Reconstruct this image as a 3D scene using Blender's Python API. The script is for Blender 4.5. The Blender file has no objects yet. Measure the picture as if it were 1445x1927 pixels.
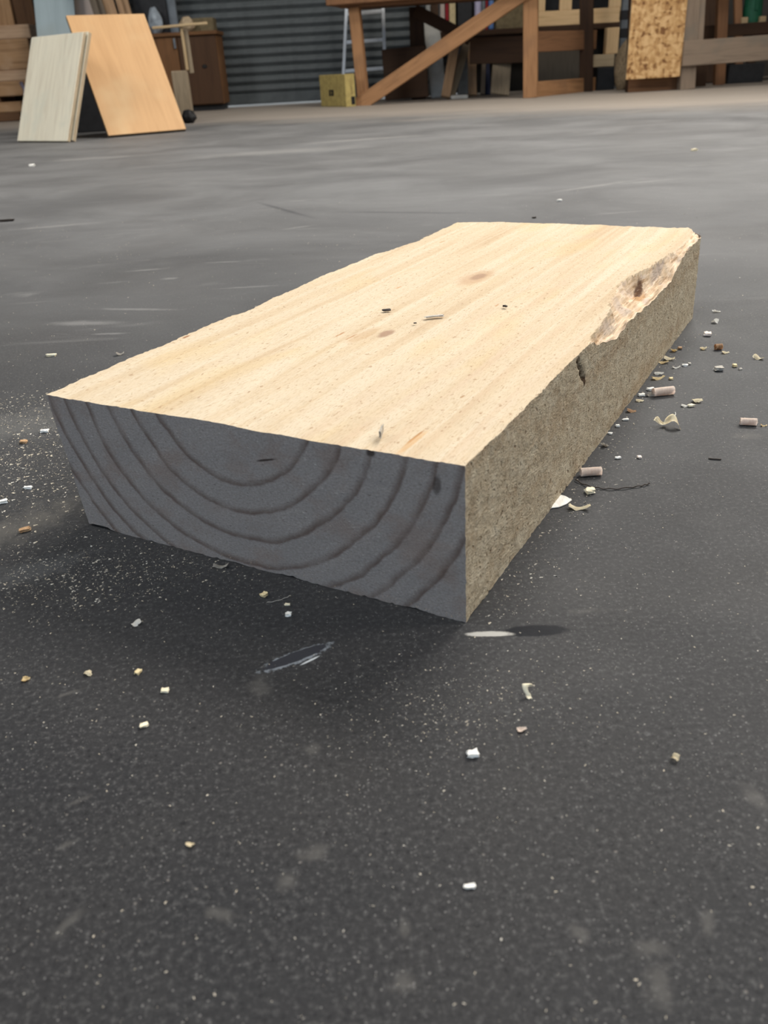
import bpy, bmesh, math, random
import numpy as np
from mathutils import Vector, Matrix, noise

random.seed(7)
rng = np.random.default_rng(11)
scene = bpy.context.scene
COL = scene.collection

# ------------------------------------------------------------------ camera
W_PX, H_PX = 1445, 1927
F_PX, CAM_H, PITCH, ROLL = 1590.0, 0.2886, 0.4861, 0.0562
fwd = Vector((0, math.cos(PITCH), -math.sin(PITCH)))
rt0 = Vector((1, 0, 0))
dn0 = fwd.cross(rt0)
RT = rt0 * math.cos(ROLL) + dn0 * math.sin(ROLL)
DN = dn0 * math.cos(ROLL) - rt0 * math.sin(ROLL)
cam_data = bpy.data.cameras.new('camera')
cam = bpy.data.objects.new('camera', cam_data)
COL.objects.link(cam)
m = Matrix.Identity(4)
for i in range(3):
    m[i][0] = RT[i]; m[i][1] = -DN[i]; m[i][2] = -fwd[i]
m[2][3] = CAM_H
cam.matrix_world = m
cam_data.sensor_fit = 'HORIZONTAL'
cam_data.sensor_width = 36.0
cam_data.lens = 36.0 * F_PX / W_PX
cam_data.clip_start = 0.01
cam_data.dof.use_dof = True
cam_data.dof.focus_distance = 0.72
cam_data.dof.aperture_fstop = 17.0
scene.camera = cam
CP = Vector((0, 0, CAM_H))

def ray(px, py):
    return RT * ((px - 722.5) / F_PX) + DN * ((py - 963.5) / F_PX) + fwd
def fl(px, py, z=0.0):                       # a point of the photograph lying at height z
    d = ray(px, py)
    return CP + d * ((z - CAM_H) / d.z)
def at(px, py, Y):                           # a point of the photograph standing at depth Y
    d = ray(px, py)
    return CP + d * (Y / d.y)
def on(px, py, P, n):                        # on the plane through P with normal n
    d = ray(px, py)
    return CP + d * ((P - CP).dot(n) / d.dot(n))

# ------------------------------------------------------------------ world, lights, exposure
world = bpy.data.worlds.new('world'); scene.world = world
world.use_nodes = True
wb = world.node_tree.nodes['Background']
wb.inputs[0].default_value = (0.85, 0.93, 1.0, 1)
wb.inputs[1].default_value = 1.2
def area(name, loc, aim, sx, sy, power, col):
    l = bpy.data.lights.new(name, 'AREA')
    l.shape = 'RECTANGLE'; l.size = sx; l.size_y = sy; l.energy = power; l.color = col
    o = bpy.data.objects.new(name, l); COL.objects.link(o)
    o.location = loc
    o.rotation_euler = (Vector(aim) - Vector(loc)).to_track_quat('-Z', 'Y').to_euler()
    return o
area('overhead_light', (2.4, 4.3, 4.2), (0.0, 0.4, 0), 3.0, 1.8, 540, (1.0, 0.96, 0.90))
area('overhead_light', (1.9, 6.0, 4.3), (2.0, 7.2, 0), 5.0, 1.0, 75, (1.0, 0.93, 0.83))
area('overhead_light', (4.6, 0.8, 4.2), (2.6, 0.8, 0), 1.4, 4.0, 300, (1.0, 0.95, 0.88))
area('overhead_light', (-4.0, 2.4, 4.2), (-1.5, 4.6, 0), 1.4, 3.6, 225, (1.0, 0.97, 0.92))  # fill lamp added to brighten the pale leaning boards and left floor
area('cool_front_fill', (-2.0, -4.6, 1.7), (0, 0.6, 0.0), 3.2, 2.6, 130, (0.58, 0.77, 1.0))  # cool fill added behind the camera for the block's shaded front; no doorway built
area('overhead_light', (-0.2, -0.4, 4.3), (-0.2, -0.4, 0), 3.6, 1.4, 75, (0.86, 0.93, 1.0))  # overhead fill added to lighten the block's cast shadow
vs = scene.view_settings
vs.view_transform = 'Standard'; vs.look = 'None'; vs.gamma = 1.0; vs.use_curve_mapping = False
vs.exposure = 0.0
scene.cycles.use_denoising = True

# ------------------------------------------------------------------ node helper
class NT:
    def __init__(s, name):
        s.m = bpy.data.materials.new(name); s.m.use_nodes = True
        s.t = s.m.node_tree
        s.b = s.t.nodes['Principled BSDF']
        s.tc = s.t.nodes.new('ShaderNodeTexCoord')
        s.obj = s.tc.outputs['Object']
    def n(s, typ, ins=None, out=0, **props):
        nd = s.t.nodes.new('ShaderNode' + typ)
        for k, v in props.items(): setattr(nd, k, v)
        for k, v in (ins or {}).items():
            sock = nd.inputs[k]
            if isinstance(v, bpy.types.NodeSocket): s.t.links.new(v, sock)
            else:
                if isinstance(v, tuple) and len(v) == 3 and sock.type == 'RGBA': v = v + (1,)
                sock.default_value = v
        return nd.outputs[out]
    def scale(s, vec, sc, loc=(0, 0, 0), rot=(0, 0, 0)):
        return s.n('Mapping', {'Vector': vec, 'Scale': sc, 'Location': loc, 'Rotation': rot})
    def noise(s, vec, sc, detail=4, rough=.55, dist=0, out=0):
        return s.n('TexNoise', {'Vector': vec, 'Scale': sc, 'Detail': detail, 'Roughness': rough, 'Distortion': dist}, out)
    def ramp(s, fac, stops, interp='LINEAR'):
        nd = s.t.nodes.new('ShaderNodeValToRGB')
        s.t.links.new(fac, nd.inputs[0])
        cr = nd.color_ramp; cr.interpolation = interp
        while len(cr.elements) < len(stops): cr.elements.new(0.5)
        for e, (p, c) in zip(cr.elements, stops):
            e.position = p
            e.color = (c, c, c, 1) if isinstance(c, (int, float)) else tuple(c) + (1,)
        return nd.outputs[0]
    def mix(s, fac, a, b, blend='MIX'):
        nd = s.t.nodes.new('ShaderNodeMix'); nd.data_type = 'RGBA'; nd.blend_type = blend
        for k, v in ((0, fac), (6, a), (7, b)):
            if isinstance(v, bpy.types.NodeSocket): s.t.links.new(v, nd.inputs[k])
            else: nd.inputs[k].default_value = (tuple(v) + (1,)) if isinstance(v, tuple) and len(v) == 3 else v
        return nd.outputs[2]
    def math(s, op, a, b=0.0, clamp=False):
        return s.n('Math', {0: a, 1: b}, operation=op, use_clamp=clamp)
    def mr(s, v, a, b, c=0.0, d=1.0, smooth=True):
        return s.n('MapRange', {0: v, 1: a, 2: b, 3: c, 4: d}, interpolation_type='SMOOTHSTEP' if smooth else 'LINEAR')
    def sep(s, v, i):
        return s.n('SeparateXYZ', {0: v}, i)
    def spot(s, vec, centre, rot, size, inner=.6, wob=.35, wsc=60):   # an elliptic stain with a ragged edge
        l = s.n('Mapping', {'Vector': vec, 'Location': centre, 'Rotation': (0, 0, rot), 'Scale': size}, vector_type='TEXTURE')
        d = s.n('VectorMath', {0: l}, 'Value', operation='LENGTH')
        nz = s.noise(vec, wsc, 4, .6)
        d = s.math('ADD', d, s.math('MULTIPLY', s.math('SUBTRACT', nz, .5), wob * 2))
        return s.mr(d, inner, 1.0, 1.0, 0.0)
    def done(s, base, rough=.7, bump=None, bs=.3, bd=.002, spec=.3):
        for k, v in (('Base Color', base), ('Roughness', rough)):
            if isinstance(v, bpy.types.NodeSocket): s.t.links.new(v, s.b.inputs[k])
            else: s.b.inputs[k].default_value = (tuple(v) + (1,)) if isinstance(v, tuple) else v
        s.b.inputs['Specular IOR Level'].default_value = spec
        if bump is not None:
            s.t.links.new(s.n('Bump', {'Height': bump, 'Strength': bs, 'Distance': bd}), s.b.inputs['Normal'])
        return s.m

# ------------------------------------------------------------------ materials
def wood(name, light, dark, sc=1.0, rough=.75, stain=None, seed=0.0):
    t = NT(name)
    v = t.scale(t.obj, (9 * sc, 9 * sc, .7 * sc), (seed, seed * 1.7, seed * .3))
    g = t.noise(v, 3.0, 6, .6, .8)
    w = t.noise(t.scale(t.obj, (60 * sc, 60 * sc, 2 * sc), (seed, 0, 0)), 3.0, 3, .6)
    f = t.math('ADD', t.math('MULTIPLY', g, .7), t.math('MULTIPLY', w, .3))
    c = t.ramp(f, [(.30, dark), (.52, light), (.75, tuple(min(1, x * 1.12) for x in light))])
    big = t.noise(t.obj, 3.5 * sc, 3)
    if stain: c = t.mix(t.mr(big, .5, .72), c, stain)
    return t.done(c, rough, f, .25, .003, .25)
M = {}
M['bench'] = wood('bench_wood', (.36, .19, .09), (.20, .10, .046), 1, stain=(.25, .135, .07))
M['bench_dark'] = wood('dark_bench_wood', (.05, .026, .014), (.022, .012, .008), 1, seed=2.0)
M['bench_mid'] = wood('mid_bench_wood', (.21, .105, .052), (.11, .055, .028), 1, seed=3.0)
M['bench_grey'] = wood('greyed_bench_wood', (.225, .17, .125), (.14, .105, .078), 1, stain=(.17, .145, .115), seed=4.0)
M['pale_pine'] = wood('pale_pine', (.78, .72, .57), (.62, .54, .41), 1.3, stain=(.70, .67, .54), seed=5.0)
M['ply_orange'] = wood('orange_plywood_face', (.50, .30, .145), (.43, .25, .115), .8, rough=.6, stain=(.53, .35, .185), seed=6.0)
M['ply_edge'] = wood('dark_plywood_edge', (.17, .13, .09), (.07, .05, .035), 4, seed=1.0)
M['edge_light'] = wood('sawn_plank_edge', (.42, .33, .22), (.22, .15, .09), 3, seed=1.5)
M['stack_wood'] = wood('stacked_timber', (.33, .20, .105), (.19, .105, .05), 1, stain=(.40, .27, .17), seed=7.0)
M['stack_pink'] = wood('pinkish_timber', (.42, .29, .19), (.28, .17, .10), 1, seed=7.7)
M['stack_dark'] = wood('dark_timber', (.12, .062, .03), (.06, .032, .018), 1, seed=8.0)
M['blue_paint'] = wood('pale_blue_painted_board', (.36, .44, .47), (.30, .37, .40), .5, stain=(.33, .38, .38), seed=9.0)
M['pink_paint'] = wood('pinkish_white_painted_board', (.56, .47, .42), (.48, .40, .36), .5, seed=10.0)
M['batten_grey'] = wood('greyed_batten', (.13, .105, .08), (.07, .055, .042), 1.5, seed=11.0)
M['batten_tan'] = wood('tan_batten', (.34, .22, .13), (.20, .12, .07), 1.5, seed=12.0)
M['lath'] = wood('pale_lath', (.44, .33, .19), (.33, .23, .13), 2, seed=13.0)
M['offcut_grey'] = wood('grey_brown_offcut', (.26, .21, .145), (.17, .13, .09), 2, seed=14.0)
M['cabinet'] = wood('brown_cabinet_wood', (.15, .072, .03), (.09, .042, .018), 1, stain=(.20, .10, .045), seed=15.0)
M['cabinet_dark'] = wood('dark_cabinet_wood', (.065, .033, .017), (.045, .022, .012), .7, seed=16.0)
M['crate'] = wood('pale_crate_wood', (.70, .49, .27), (.56, .37, .19), 1.5, seed=17.0)
M['pale_block'] = wood('pale_block_wood', (.46, .36, .23), (.33, .25, .15), 1.5, seed=18.0)
M['dim_board'] = wood('dim_grey_board', (.075, .065, .052), (.045, .038, .03), 1, seed=19.0)

def plain(name, c, rough=.6, var=.25, sc=30, metal=0.0, bump=.1):
    t = NT(name)
    nz = t.noise(t.obj, sc, 4)
    col = t.mix(t.mr(nz, .35, .7), tuple(c), tuple(x * (1 - var) for x in c))
    mt = t.done(col, rough, nz, bump, .002)
    t.b.inputs['Metallic'].default_value = metal
    return mt
M['shutter'] = plain('grey_painted_shutter_steel', (.088, .10, .106), .55, .2, 14, 0, .03)
M['metal'] = plain('brushed_aluminium', (.62, .66, .70), .45, .1, 40, .35, .02)
M['steel'] = plain('dull_grey_steel', (.16, .18, .20), .5, .3, 12, .3, .03)
M['black'] = plain('black_rubber', (.012, .012, .013), .6, .3)
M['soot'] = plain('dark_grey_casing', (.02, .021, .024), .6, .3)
M['carton'] = plain('yellowish_cardboard', (.46, .36, .13), .85, .25, 20)
M['carton_dark'] = plain('shaded_cardboard', (.36, .27, .10), .85, .35, 30)
M['ink'] = plain('black_print', (.012, .012, .012), .7, .1)
M['khaki'] = plain('khaki_cardboard', (.16, .125, .07), .85, .3)
M['bag'] = plain('pale_blue_plastic_film', (.33, .38, .43), .35, .35, 20)
M['paper'] = plain('crumpled_brown_paper', (.44, .34, .22), .85, .3, 40)
M['white'] = plain('off_white_sheet', (.55, .55, .52), .7, .2, 12)
M['lilac'] = plain('lilac_plastic', (.42, .40, .55), .5, .15)
M['red'] = plain('dark_red_paper', (.28, .012, .02), .6, .2)
M['cream'] = plain('cream_paper', (.55, .45, .26), .7, .2)
M['blue'] = plain('blue_plastic', (.10, .20, .45), .5, .2)
M['green'] = plain('green_plastic', (.01, .09, .045), .5, .2)
M['sack'] = plain('tan_sacking', (.28, .21, .13), .9, .4, 60, 0, .4)
M['wall'] = plain('dark_rendered_wall', (.06, .055, .05), .9, .3, 3)
M['sidewall'] = plain('grey_blockwork', (.22, .21, .20), .9, .25, 2)
M['roof'] = plain('roof_sheeting', (.30, .30, .30), .8, .2, 2)
M['pavement'] = plain('concrete_yard', (.45, .44, .42), .9, .2, 5)

def osb():
    t = NT('oriented_strand_board')
    v = t.scale(t.obj, (1, 1, 1))
    vo = t.n('TexVoronoi', {'Vector': t.scale(t.obj, (26, 10, 42)), 'Scale': 1.0, 'Randomness': 1.0}, 'Color')
    vo2 = t.n('TexVoronoi', {'Vector': t.scale(t.obj, (50, 10, 22), (3, 1, 4), (0, .8, 0)), 'Scale': 1.0}, 'Color')
    f = t.math('ADD', t.math('MULTIPLY', t.sep(vo, 0), .55), t.math('MULTIPLY', t.sep(vo2, 1), .45))
    c = t.ramp(f, [(.12, (.19, .085, .03)), (.28, (.40, .22, .085)), (.5, (.52, .31, .13)), (.85, (.66, .43, .21))])
    return t.done(c, .65, f, .3, .002)
M['osb'] = osb()

# pixel landmarks of the sawn block, as floor points
BP, CPT, AP = fl(877, 1172), fl(1303, 598), fl(157, 995)
U = (CPT - BP).normalized(); V = Vector((-U.y, U.x, 0))
TH = math.atan2(U.y, U.x)
def loc2(px, py, z=.1):
    P = fl(px, py, z) - BP
    return P.dot(U), P.dot(V)
H = .1

def block_top():
    t = NT('rough_sawn_pine_face')
    o = t.obj
    st = t.noise(t.scale(o, (1.6, 42, 1)), 1.6, 5, .55, .6)            # long streaks of the grain
    ws = t.noise(t.scale(o, (3.0, 10, 1), (2.2, .3, 0)), 2.2, 3, .5, .4)
    fine = t.noise(t.scale(o, (90, 420, 200)), 2.0, 4, .7)
    c = t.ramp(st, [(.25, (.48, .345, .215)), (.42, (.575, .455, .31)), (.60, (.62, .515, .375)), (.8, (.65, .55, .415))])
    c = t.mix(t.math('MULTIPLY', t.mr(ws, .52, .7), .35), c, (.60, .44, .22))        # honey coloured blotches
    # ring bands that run the length of the face, strongest on the right half
    yy = t.math('ADD', t.sep(o, 1), t.math('MULTIPLY', t.math('SUBTRACT', t.noise(t.scale(o, (5, 14, 1)), 1.0, 2), .5), .018))
    band = t.ramp(t.math('DIVIDE', yy, .13), [(.0, 0), (.10, .65), (.125, 0), (.215, .1), (.25, .75), (.29, .0), (.37, .05), (.41, .8), (.45, 0),
                  (.54, .1), (.60, .8), (.64, 0), (.72, .05), (.80, .5), (.84, 0), (.93, .25), (.99, 0)])
    c = t.mix(t.math('MULTIPLY', band, t.mr(t.noise(t.scale(o, (9, 60, 1)), 1.0, 4), .3, .7, .15, .75)), c, (.53, .375, .25))
    # saw fuzz
    c = t.mix(t.math('MULTIPLY', t.mr(fine, .50, .66), .5), c, (.40, .27, .155))
    pit = t.noise(t.scale(o, (160, 300, 1)), 1.0, 2, .5)
    c = t.mix(t.math('MULTIPLY', t.mr(pit, .64, .71), .6), c, (.33, .20, .11))
    # knots and marks
    for (px, py), rx, ry, col, k in (((895, 523), .045, .017, (.47, .31, .19), .75), ((900, 521), .019, .008, (.34, .22, .145), .85),
                                     ((726, 627), .014, .007, (.33, .21, .14), .9), ((685, 630), .030, .008, (.47, .31, .17), .6),
                                     ((782, 822), .016, .0012, (.36, .18, .07), .9), ((775, 833), .024, .003, (.56, .33, .15), .6),
                                     ((640, 628), .010, .0015, (.40, .20, .09), .8), ((660, 634), .012, .001, (.40, .20, .09), .8),
                                     ((1000, 505), .01, .0012, (.42, .24, .11), .7), ((832, 455), .01, .002, (.45, .27, .13), .7),
                                     ((750, 541), .007, .002, (.5, .26, .12), .7), ((350, 634), .006, .002, (.30, .14, .07), .9),
                                     ((870, 746), .004, .0012, (.35, .2, .1), .8), ((935, 575), .006, .0012, (.45, .22, .1), .7)):
        x, y = loc2(px, py)
        c = t.mix(t.math('MULTIPLY', t.spot(o, (x, y, .1), random.uniform(-.05, .05), (rx, ry, 1), .45, .25, 120), k), c, col)
    h = t.math('ADD', t.math('MULTIPLY', fine, .6), t.math('MULTIPLY', pit, .4))
    return t.done(c, .85, h, .45, .0016, .15)

def block_side():
    t = NT('fuzzy_sawn_pine_edge')
    o = t.obj
    a = t.noise(t.scale(o, (150, 150, 150)), 1.0, 5, .65)
    fib = t.noise(t.scale(o, (240, 1, 620), (0, 0, 0), (0, .5, 0)), 1.0, 5, .7)
    st = t.noise(t.scale(o, (4, 1, 36)), 1.0, 4)
    c = t.ramp(fib, [(.28, (.36, .27, .18)), (.45, (.58, .48, .34)), (.62, (.70, .61, .45)), (.8, (.78, .70, .55))])
    c = t.mix(t.math('MULTIPLY', t.mr(st, .48, .68), .35), c, (.40, .25, .13))
    pit = t.noise(t.scale(o, (260, 1, 190)), 1.0, 3, .6)
    med = t.noise(t.scale(o, (60, 1, 70), (3, 0, 1)), 1.0, 4, .65)
    c = t.mix(t.math('MULTIPLY', t.mr(med, .5, .66), .5), c, (.80, .72, .56))
    c = t.mix(t.math('MULTIPLY', t.mr(med, .48, .32), .45), c, (.40, .28, .17))
    dens = t.mr(t.noise(t.scale(o, (9, 1, 22)), 1.0, 3), .35, .65, .25, 1.0)
    c = t.mix(t.math('MULTIPLY', t.mr(pit, .60, .68), dens), c, (.20, .105, .055))
    for q_ in range(5):  # shade inside the open crack, painted dark into the colour
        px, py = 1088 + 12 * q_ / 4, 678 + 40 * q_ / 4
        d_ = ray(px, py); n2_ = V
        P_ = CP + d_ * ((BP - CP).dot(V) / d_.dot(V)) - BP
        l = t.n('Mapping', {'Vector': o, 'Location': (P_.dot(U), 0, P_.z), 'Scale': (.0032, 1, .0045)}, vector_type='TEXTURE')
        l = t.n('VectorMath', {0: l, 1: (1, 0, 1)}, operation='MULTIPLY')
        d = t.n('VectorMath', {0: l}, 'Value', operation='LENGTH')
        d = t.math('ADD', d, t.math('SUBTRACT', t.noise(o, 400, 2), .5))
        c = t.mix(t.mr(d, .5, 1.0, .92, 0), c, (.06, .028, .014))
    return t.done(c, .9, t.math('ADD', t.math('SUBTRACT', fib, t.math('MULTIPLY', t.mr(pit, .58, .68), .7)), a), .8, .003, .1)

def block_end():
    t = NT('crosscut_pine_end_grain')
    o = t.obj
    w1 = t.noise(t.scale(o, (1, 16, 16)), 1.0, 3, .5)
    w2 = t.noise(t.scale(o, (1, 120, 120), (4, 4, 4)), 1.0, 2, .5)
    p = t.scale(o, (0, 1, 1), (0, -.156, -.125))
    r = t.n('VectorMath', {0: p}, 'Value', operation='LENGTH')
    r = t.math('ADD', r, t.math('MULTIPLY', t.math('SUBTRACT', w1, .5), .010))
    r = t.math('ADD', r, t.math('MULTIPLY', t.math('SUBTRACT', w2, .5), .0022))
    stops = [(0, 0)]
    for R in (.064, .083, .103, .123, .141, .156, .171):
        stops += [((R - .0045) / .2, 0.0), ((R - .0012) / .2, .75), (R / .2, 1.0), ((R + .0012) / .2, 0.0)]
    ring = t.ramp(t.math('DIVIDE', r, .2), stops)
    fl_ = t.noise(t.scale(o, (1, 520, 820), (0, 0, 0), (.35, 0, 0)), 1.0, 5, .75)
    c = t.ramp(fl_, [(.3, (.225, .19, .168)), (.5, (.30, .262, .236)), (.66, (.36, .318, .288)), (.80, (.56, .51, .46))])
    fib_ = t.noise(t.scale(o, (1, 330, 1100), (5, 2, 1), (.45, 0, 0)), 1.0, 2, .5)
    c = t.mix(t.math('MULTIPLY', t.mr(fib_, .64, .72), t.mr(w1, .40, .62, .1, .9)), c, (.52, .46, .40))
    c = t.mix(t.math('MULTIPLY', t.mr(fib_, .36, .28), .55), c, (.085, .065, .055))
    blot = t.noise(t.scale(o, (1, 22, 30), (2, 1, 5)), 1.0, 4, .6)
    c = t.mix(t.math('MULTIPLY', t.mr(blot, .48, .66), .35), c, (.245, .155, .112))
    c = t.mix(t.math('MULTIPLY', ring, t.mr(t.noise(t.scale(o, (1, 45, 45), (7, 3, 1)), 1.0, 3), .3, .65, .5, .95)), c, (.125, .082, .064))
    def fr(px, py):
        P = on(px, py, BP, U) - BP
        return P.dot(V), P.z
    for (px, py), ry, rz, rot, k in (((500, 866), .009, .0009, -.25, .95), ((822, 913), .003, .007, .1, .7), ((697, 852), .0035, .003, 0, .9)):
        y, z = fr(px, py)
        l = t.n('Mapping', {'Vector': o, 'Location': (0, y, z), 'Rotation': (rot, 0, 0), 'Scale': (1, ry, rz)}, vector_type='TEXTURE')
        d = t.n('VectorMath', {0: l}, 'Value', operation='LENGTH')
        d = t.math('ADD', d, t.math('MULTIPLY', t.math('SUBTRACT', t.noise(o, 300, 3), .5), .6))
        c = t.mix(t.math('MULTIPLY', t.mr(d, .5, 1.1, 1, 0), k), c, (.05, .035, .028))
    h = t.math('SUBTRACT', fl_, t.math('MULTIPLY', ring, .06))
    return t.done(c, .8, h, .55, .0015, .2)

def block_torn():
    t = NT('fresh_torn_pine')
    o = t.obj
    s1 = t.noise(t.scale(o, (14, 260, 260)), 1.0, 5, .65)
    b = t.noise(t.scale(o, (22, 60, 60), (3, 0, 0)), 1.0, 3)
    c = t.ramp(s1, [(.3, (.36, .22, .12)), (.45, (.62, .45, .29)), (.6, (.74, .58, .42)), (.8, (.80, .66, .50))])
    c = t.mix(t.math('MULTIPLY', t.mr(b, .52, .66), .6), c, (.50, .40, .33))
    for (px, py), z_, rx, ry, col, k in (((1146, 622), .094, .034, .0030, (.30, .215, .15), .8), ((1178, 588), .096, .020, .003, (.34, .24, .17), .7), ((1240, 497), .094, .05, .004, (.42, .34, .29), .7),  # undercut shadow and hole depth painted dark, beside grey and orange wood
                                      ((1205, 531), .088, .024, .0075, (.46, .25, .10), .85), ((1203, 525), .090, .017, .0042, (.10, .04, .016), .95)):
        x, y = loc2(px, py, .0975)
        c = t.mix(t.math('MULTIPLY', t.spot(o, (x, y, z_), .05, (rx, ry, 1), .5, .3, 200), k), c, col)
    return t.done(c, .7, s1, .7, .002, .2)
M.update(btop=block_top(), bside=block_side(), bend=block_end(), btorn=block_torn())

def floor_mat():
    t = NT('dark_dusty_floor')
    o = t.obj
    Y = t.sep(o, 1)
    big = t.noise(o, 2.2, 4, .55, .5)
    mid = t.noise(o, 14, 5, .6)
    c = t.ramp(big, [(.3, (.0205, .021, .023)), (.5, (.028, .0272, .0278)), (.7, (.034, .0317, .030))])
    c = t.mix(t.math('MULTIPLY', t.mr(mid, .45, .8), .3), c, (.042, .041, .040))
    mott = t.noise(o, 330, 5, .7)
    c = t.mix(t.math('MULTIPLY', t.mr(mott, .50, .70), .75), c, (.085, .083, .081))
    c = t.mix(t.math('MULTIPLY', t.mr(mott, .47, .28), .75), c, (.007, .007, .008))
    fleck = t.noise(o, 700, 2, .6)
    c = t.mix(t.math('MULTIPLY', t.mr(fleck, .62, .72), t.mr(t.noise(o, 26, 3), .4, .65, .15, .8)), c, (.16, .155, .15))
    # pressed-in specks of dust
    for sc, th, col, k in ((520, .12, (.22, .21, .20), .7), (170, .07, (.20, .18, .16), .6)):
        vo = t.t.nodes.new('ShaderNodeTexVoronoi')
        t.t.links.new(t.n('VectorMath', {0: o, 1: t.n('VectorMath', {0: t.noise(o, sc * .8, 2, out=1), 1: (.5 / sc,) * 3}, operation='MULTIPLY')}, operation='ADD'), vo.inputs['Vector'])
        vo.inputs['Scale'].default_value = sc
        on_ = t.math('GREATER_THAN', t.sep(vo.outputs['Color'], 0), .86)
        f = t.math('MULTIPLY', t.mr(vo.outputs['Distance'], th, th * 2.2, 1, 0), on_)
        c = t.mix(t.math('MULTIPLY', f, k), c, col)
    # dust drifts, plus far-floor sheen painted in as lightening with distance
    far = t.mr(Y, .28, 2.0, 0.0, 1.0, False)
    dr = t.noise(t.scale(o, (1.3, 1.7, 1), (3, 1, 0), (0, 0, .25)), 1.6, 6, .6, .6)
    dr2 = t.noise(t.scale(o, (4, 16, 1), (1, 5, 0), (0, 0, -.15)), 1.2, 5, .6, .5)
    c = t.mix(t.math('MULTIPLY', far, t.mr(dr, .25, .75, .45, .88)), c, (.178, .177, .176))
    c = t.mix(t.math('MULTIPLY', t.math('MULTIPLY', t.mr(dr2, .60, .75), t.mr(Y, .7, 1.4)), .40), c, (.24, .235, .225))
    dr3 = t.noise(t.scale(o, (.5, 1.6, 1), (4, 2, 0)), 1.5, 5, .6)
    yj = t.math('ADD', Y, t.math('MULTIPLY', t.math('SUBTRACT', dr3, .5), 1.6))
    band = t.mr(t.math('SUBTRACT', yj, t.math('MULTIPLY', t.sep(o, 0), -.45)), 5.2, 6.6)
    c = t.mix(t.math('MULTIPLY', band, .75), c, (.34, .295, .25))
    def sp(px, py, rx, ry, rot, col, k, **kw):
        nonlocal c
        P = fl(px, py)
        c = t.mix(t.math('MULTIPLY', t.spot(o, (P.x, P.y, 0), rot, (rx, ry, 1), **kw), k), c, col)
    # dusty smear to the left of the block
    sp(40, 800, .10, .055, .3, (.16, .155, .145), .40, inner=.1, wob=.9, wsc=75)
    sp(20, 1000, .09, .03, .9, (.15, .138, .12), .45, inner=.1, wob=.9, wsc=75)
    sp(60, 1075, .05, .022, .5, (.14, .14, .138), .35, inner=.1, wob=.75, wsc=120)
    # scuffs beyond the block's left edge
    for px, py, rx, ry, rot in ((255, 582, .085, .008, -.25), (160, 608, .07, .016, -.2), (205, 628, .035, .006, -.1), (320, 524, .02, .010, 0), (275, 508, .05, .008, .1),
                                (425, 493, .05, .006, -.1), (470, 540, .07, .005, 0), (560, 428, .05, .010, .5), (110, 425, .13, .02, .2), (530, 285, .5, .16, .1), (180, 298, .28, .08, .1),
                                (690, 262, .4, .08, .2), (1215, 342, .09, .012, .25), (1120, 350, .2, .02, .5)):
        sp(px, py, rx, ry, rot, (.24, .235, .225), .5, inner=.15, wob=.5, wsc=max(6, .5 / ry))
    sp(535, 395, .22, .012, -1.1, (.045, .045, .048), .55, inner=.2, wob=.3, wsc=10)
    sp(760, 400, .22, .014, -.4, (.045, .045, .048), .5, inner=.2, wob=.3, wsc=10)
    # scraped patch and black scorch by the near corner
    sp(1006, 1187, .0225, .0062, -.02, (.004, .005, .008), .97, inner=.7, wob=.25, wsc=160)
    sp(919, 1193, .0165, .0030, -.08, (.42, .40, .36), .95, inner=.6, wob=.35, wsc=200)
    # scratched outline in front of the block
    sp(557, 1237, .0235, .0058, .50, (.26, .28, .30), .8, inner=.7, wob=.6, wsc=260)
    sp(556, 1236, .0210, .0044, .50, (.028, .028, .033), .97, inner=.85, wob=.3, wsc=200)
    sp(583, 1243, .008, .0010, .62, (.60, .62, .62), .9, inner=.5, wob=.3, wsc=160)
    # pale worn spots
    for px, py, rx, ry, rot in ((490, 1290, .010, .012, .2), (1405, 820, .02, .01, 0), (585, 1410, .006, .005, 0), (590, 1605, .009, .006, .1), (415, 1720, .010, .004, -.4), (130, 1735, .010, .0035, .9),
                                (125, 1590, .006, .002, .6), (150, 1506, .009, .002, .5), (125, 1306, .010, .002, .45), (1240, 1855, .007, .012, -.3), (1420, 1500, .006, .010, .2), (1100, 1150, .016, .004, 0),
                                (1330, 1740, .004, .008, -.4), (540, 1660, .006, .006, 0), (760, 1745, .003, .006, 0), (1225, 1785, .010, .005, .1), (1090, 1755, .004, .007, .5), (760, 1850, .006, .006, 0)):
        sp(px, py, rx, ry, rot, (.10, .094, .086), .5, inner=.1, wob=.8, wsc=190)
    rough = t.mr(mid, .3, .7, .58, .66)
    h = t.math('ADD', t.math('MULTIPLY', mott, 1.0), t.math('MULTIPLY', mid, .15))
    return t.done(c, rough, h, .30, .0008, .14)
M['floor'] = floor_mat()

# ------------------------------------------------------------------ mesh helpers
def obj(name, me_or_bm, mat=None, parent=None, mw=None):
    if isinstance(me_or_bm, bmesh.types.BMesh):
        me = bpy.data.meshes.new(name); me_or_bm.to_mesh(me); me_or_bm.free()
    else: me = me_or_bm
    if mat is not None and not me.materials: me.materials.append(mat)
    o = bpy.data.objects.new(name, me); COL.objects.link(o)
    if mw is not None: o.matrix_world = mw
    if parent is not None:
        o.parent = parent
        o.matrix_parent_inverse = parent.matrix_world.inverted()
    return o
def tag(o, label=None, cat=None, group=None, kind=None):
    if label: o['label'] = label
    if cat: o['category'] = cat
    if group: o['group'] = group
    if kind: o['kind'] = kind
    return o
def thing(name, loc, label, cat, group=None):
    o = bpy.data.objects.new(name, None); COL.objects.link(o)
    o.matrix_world = Matrix.Translation(loc); o.empty_display_size = .05
    return tag(o, label, cat, group)
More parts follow.
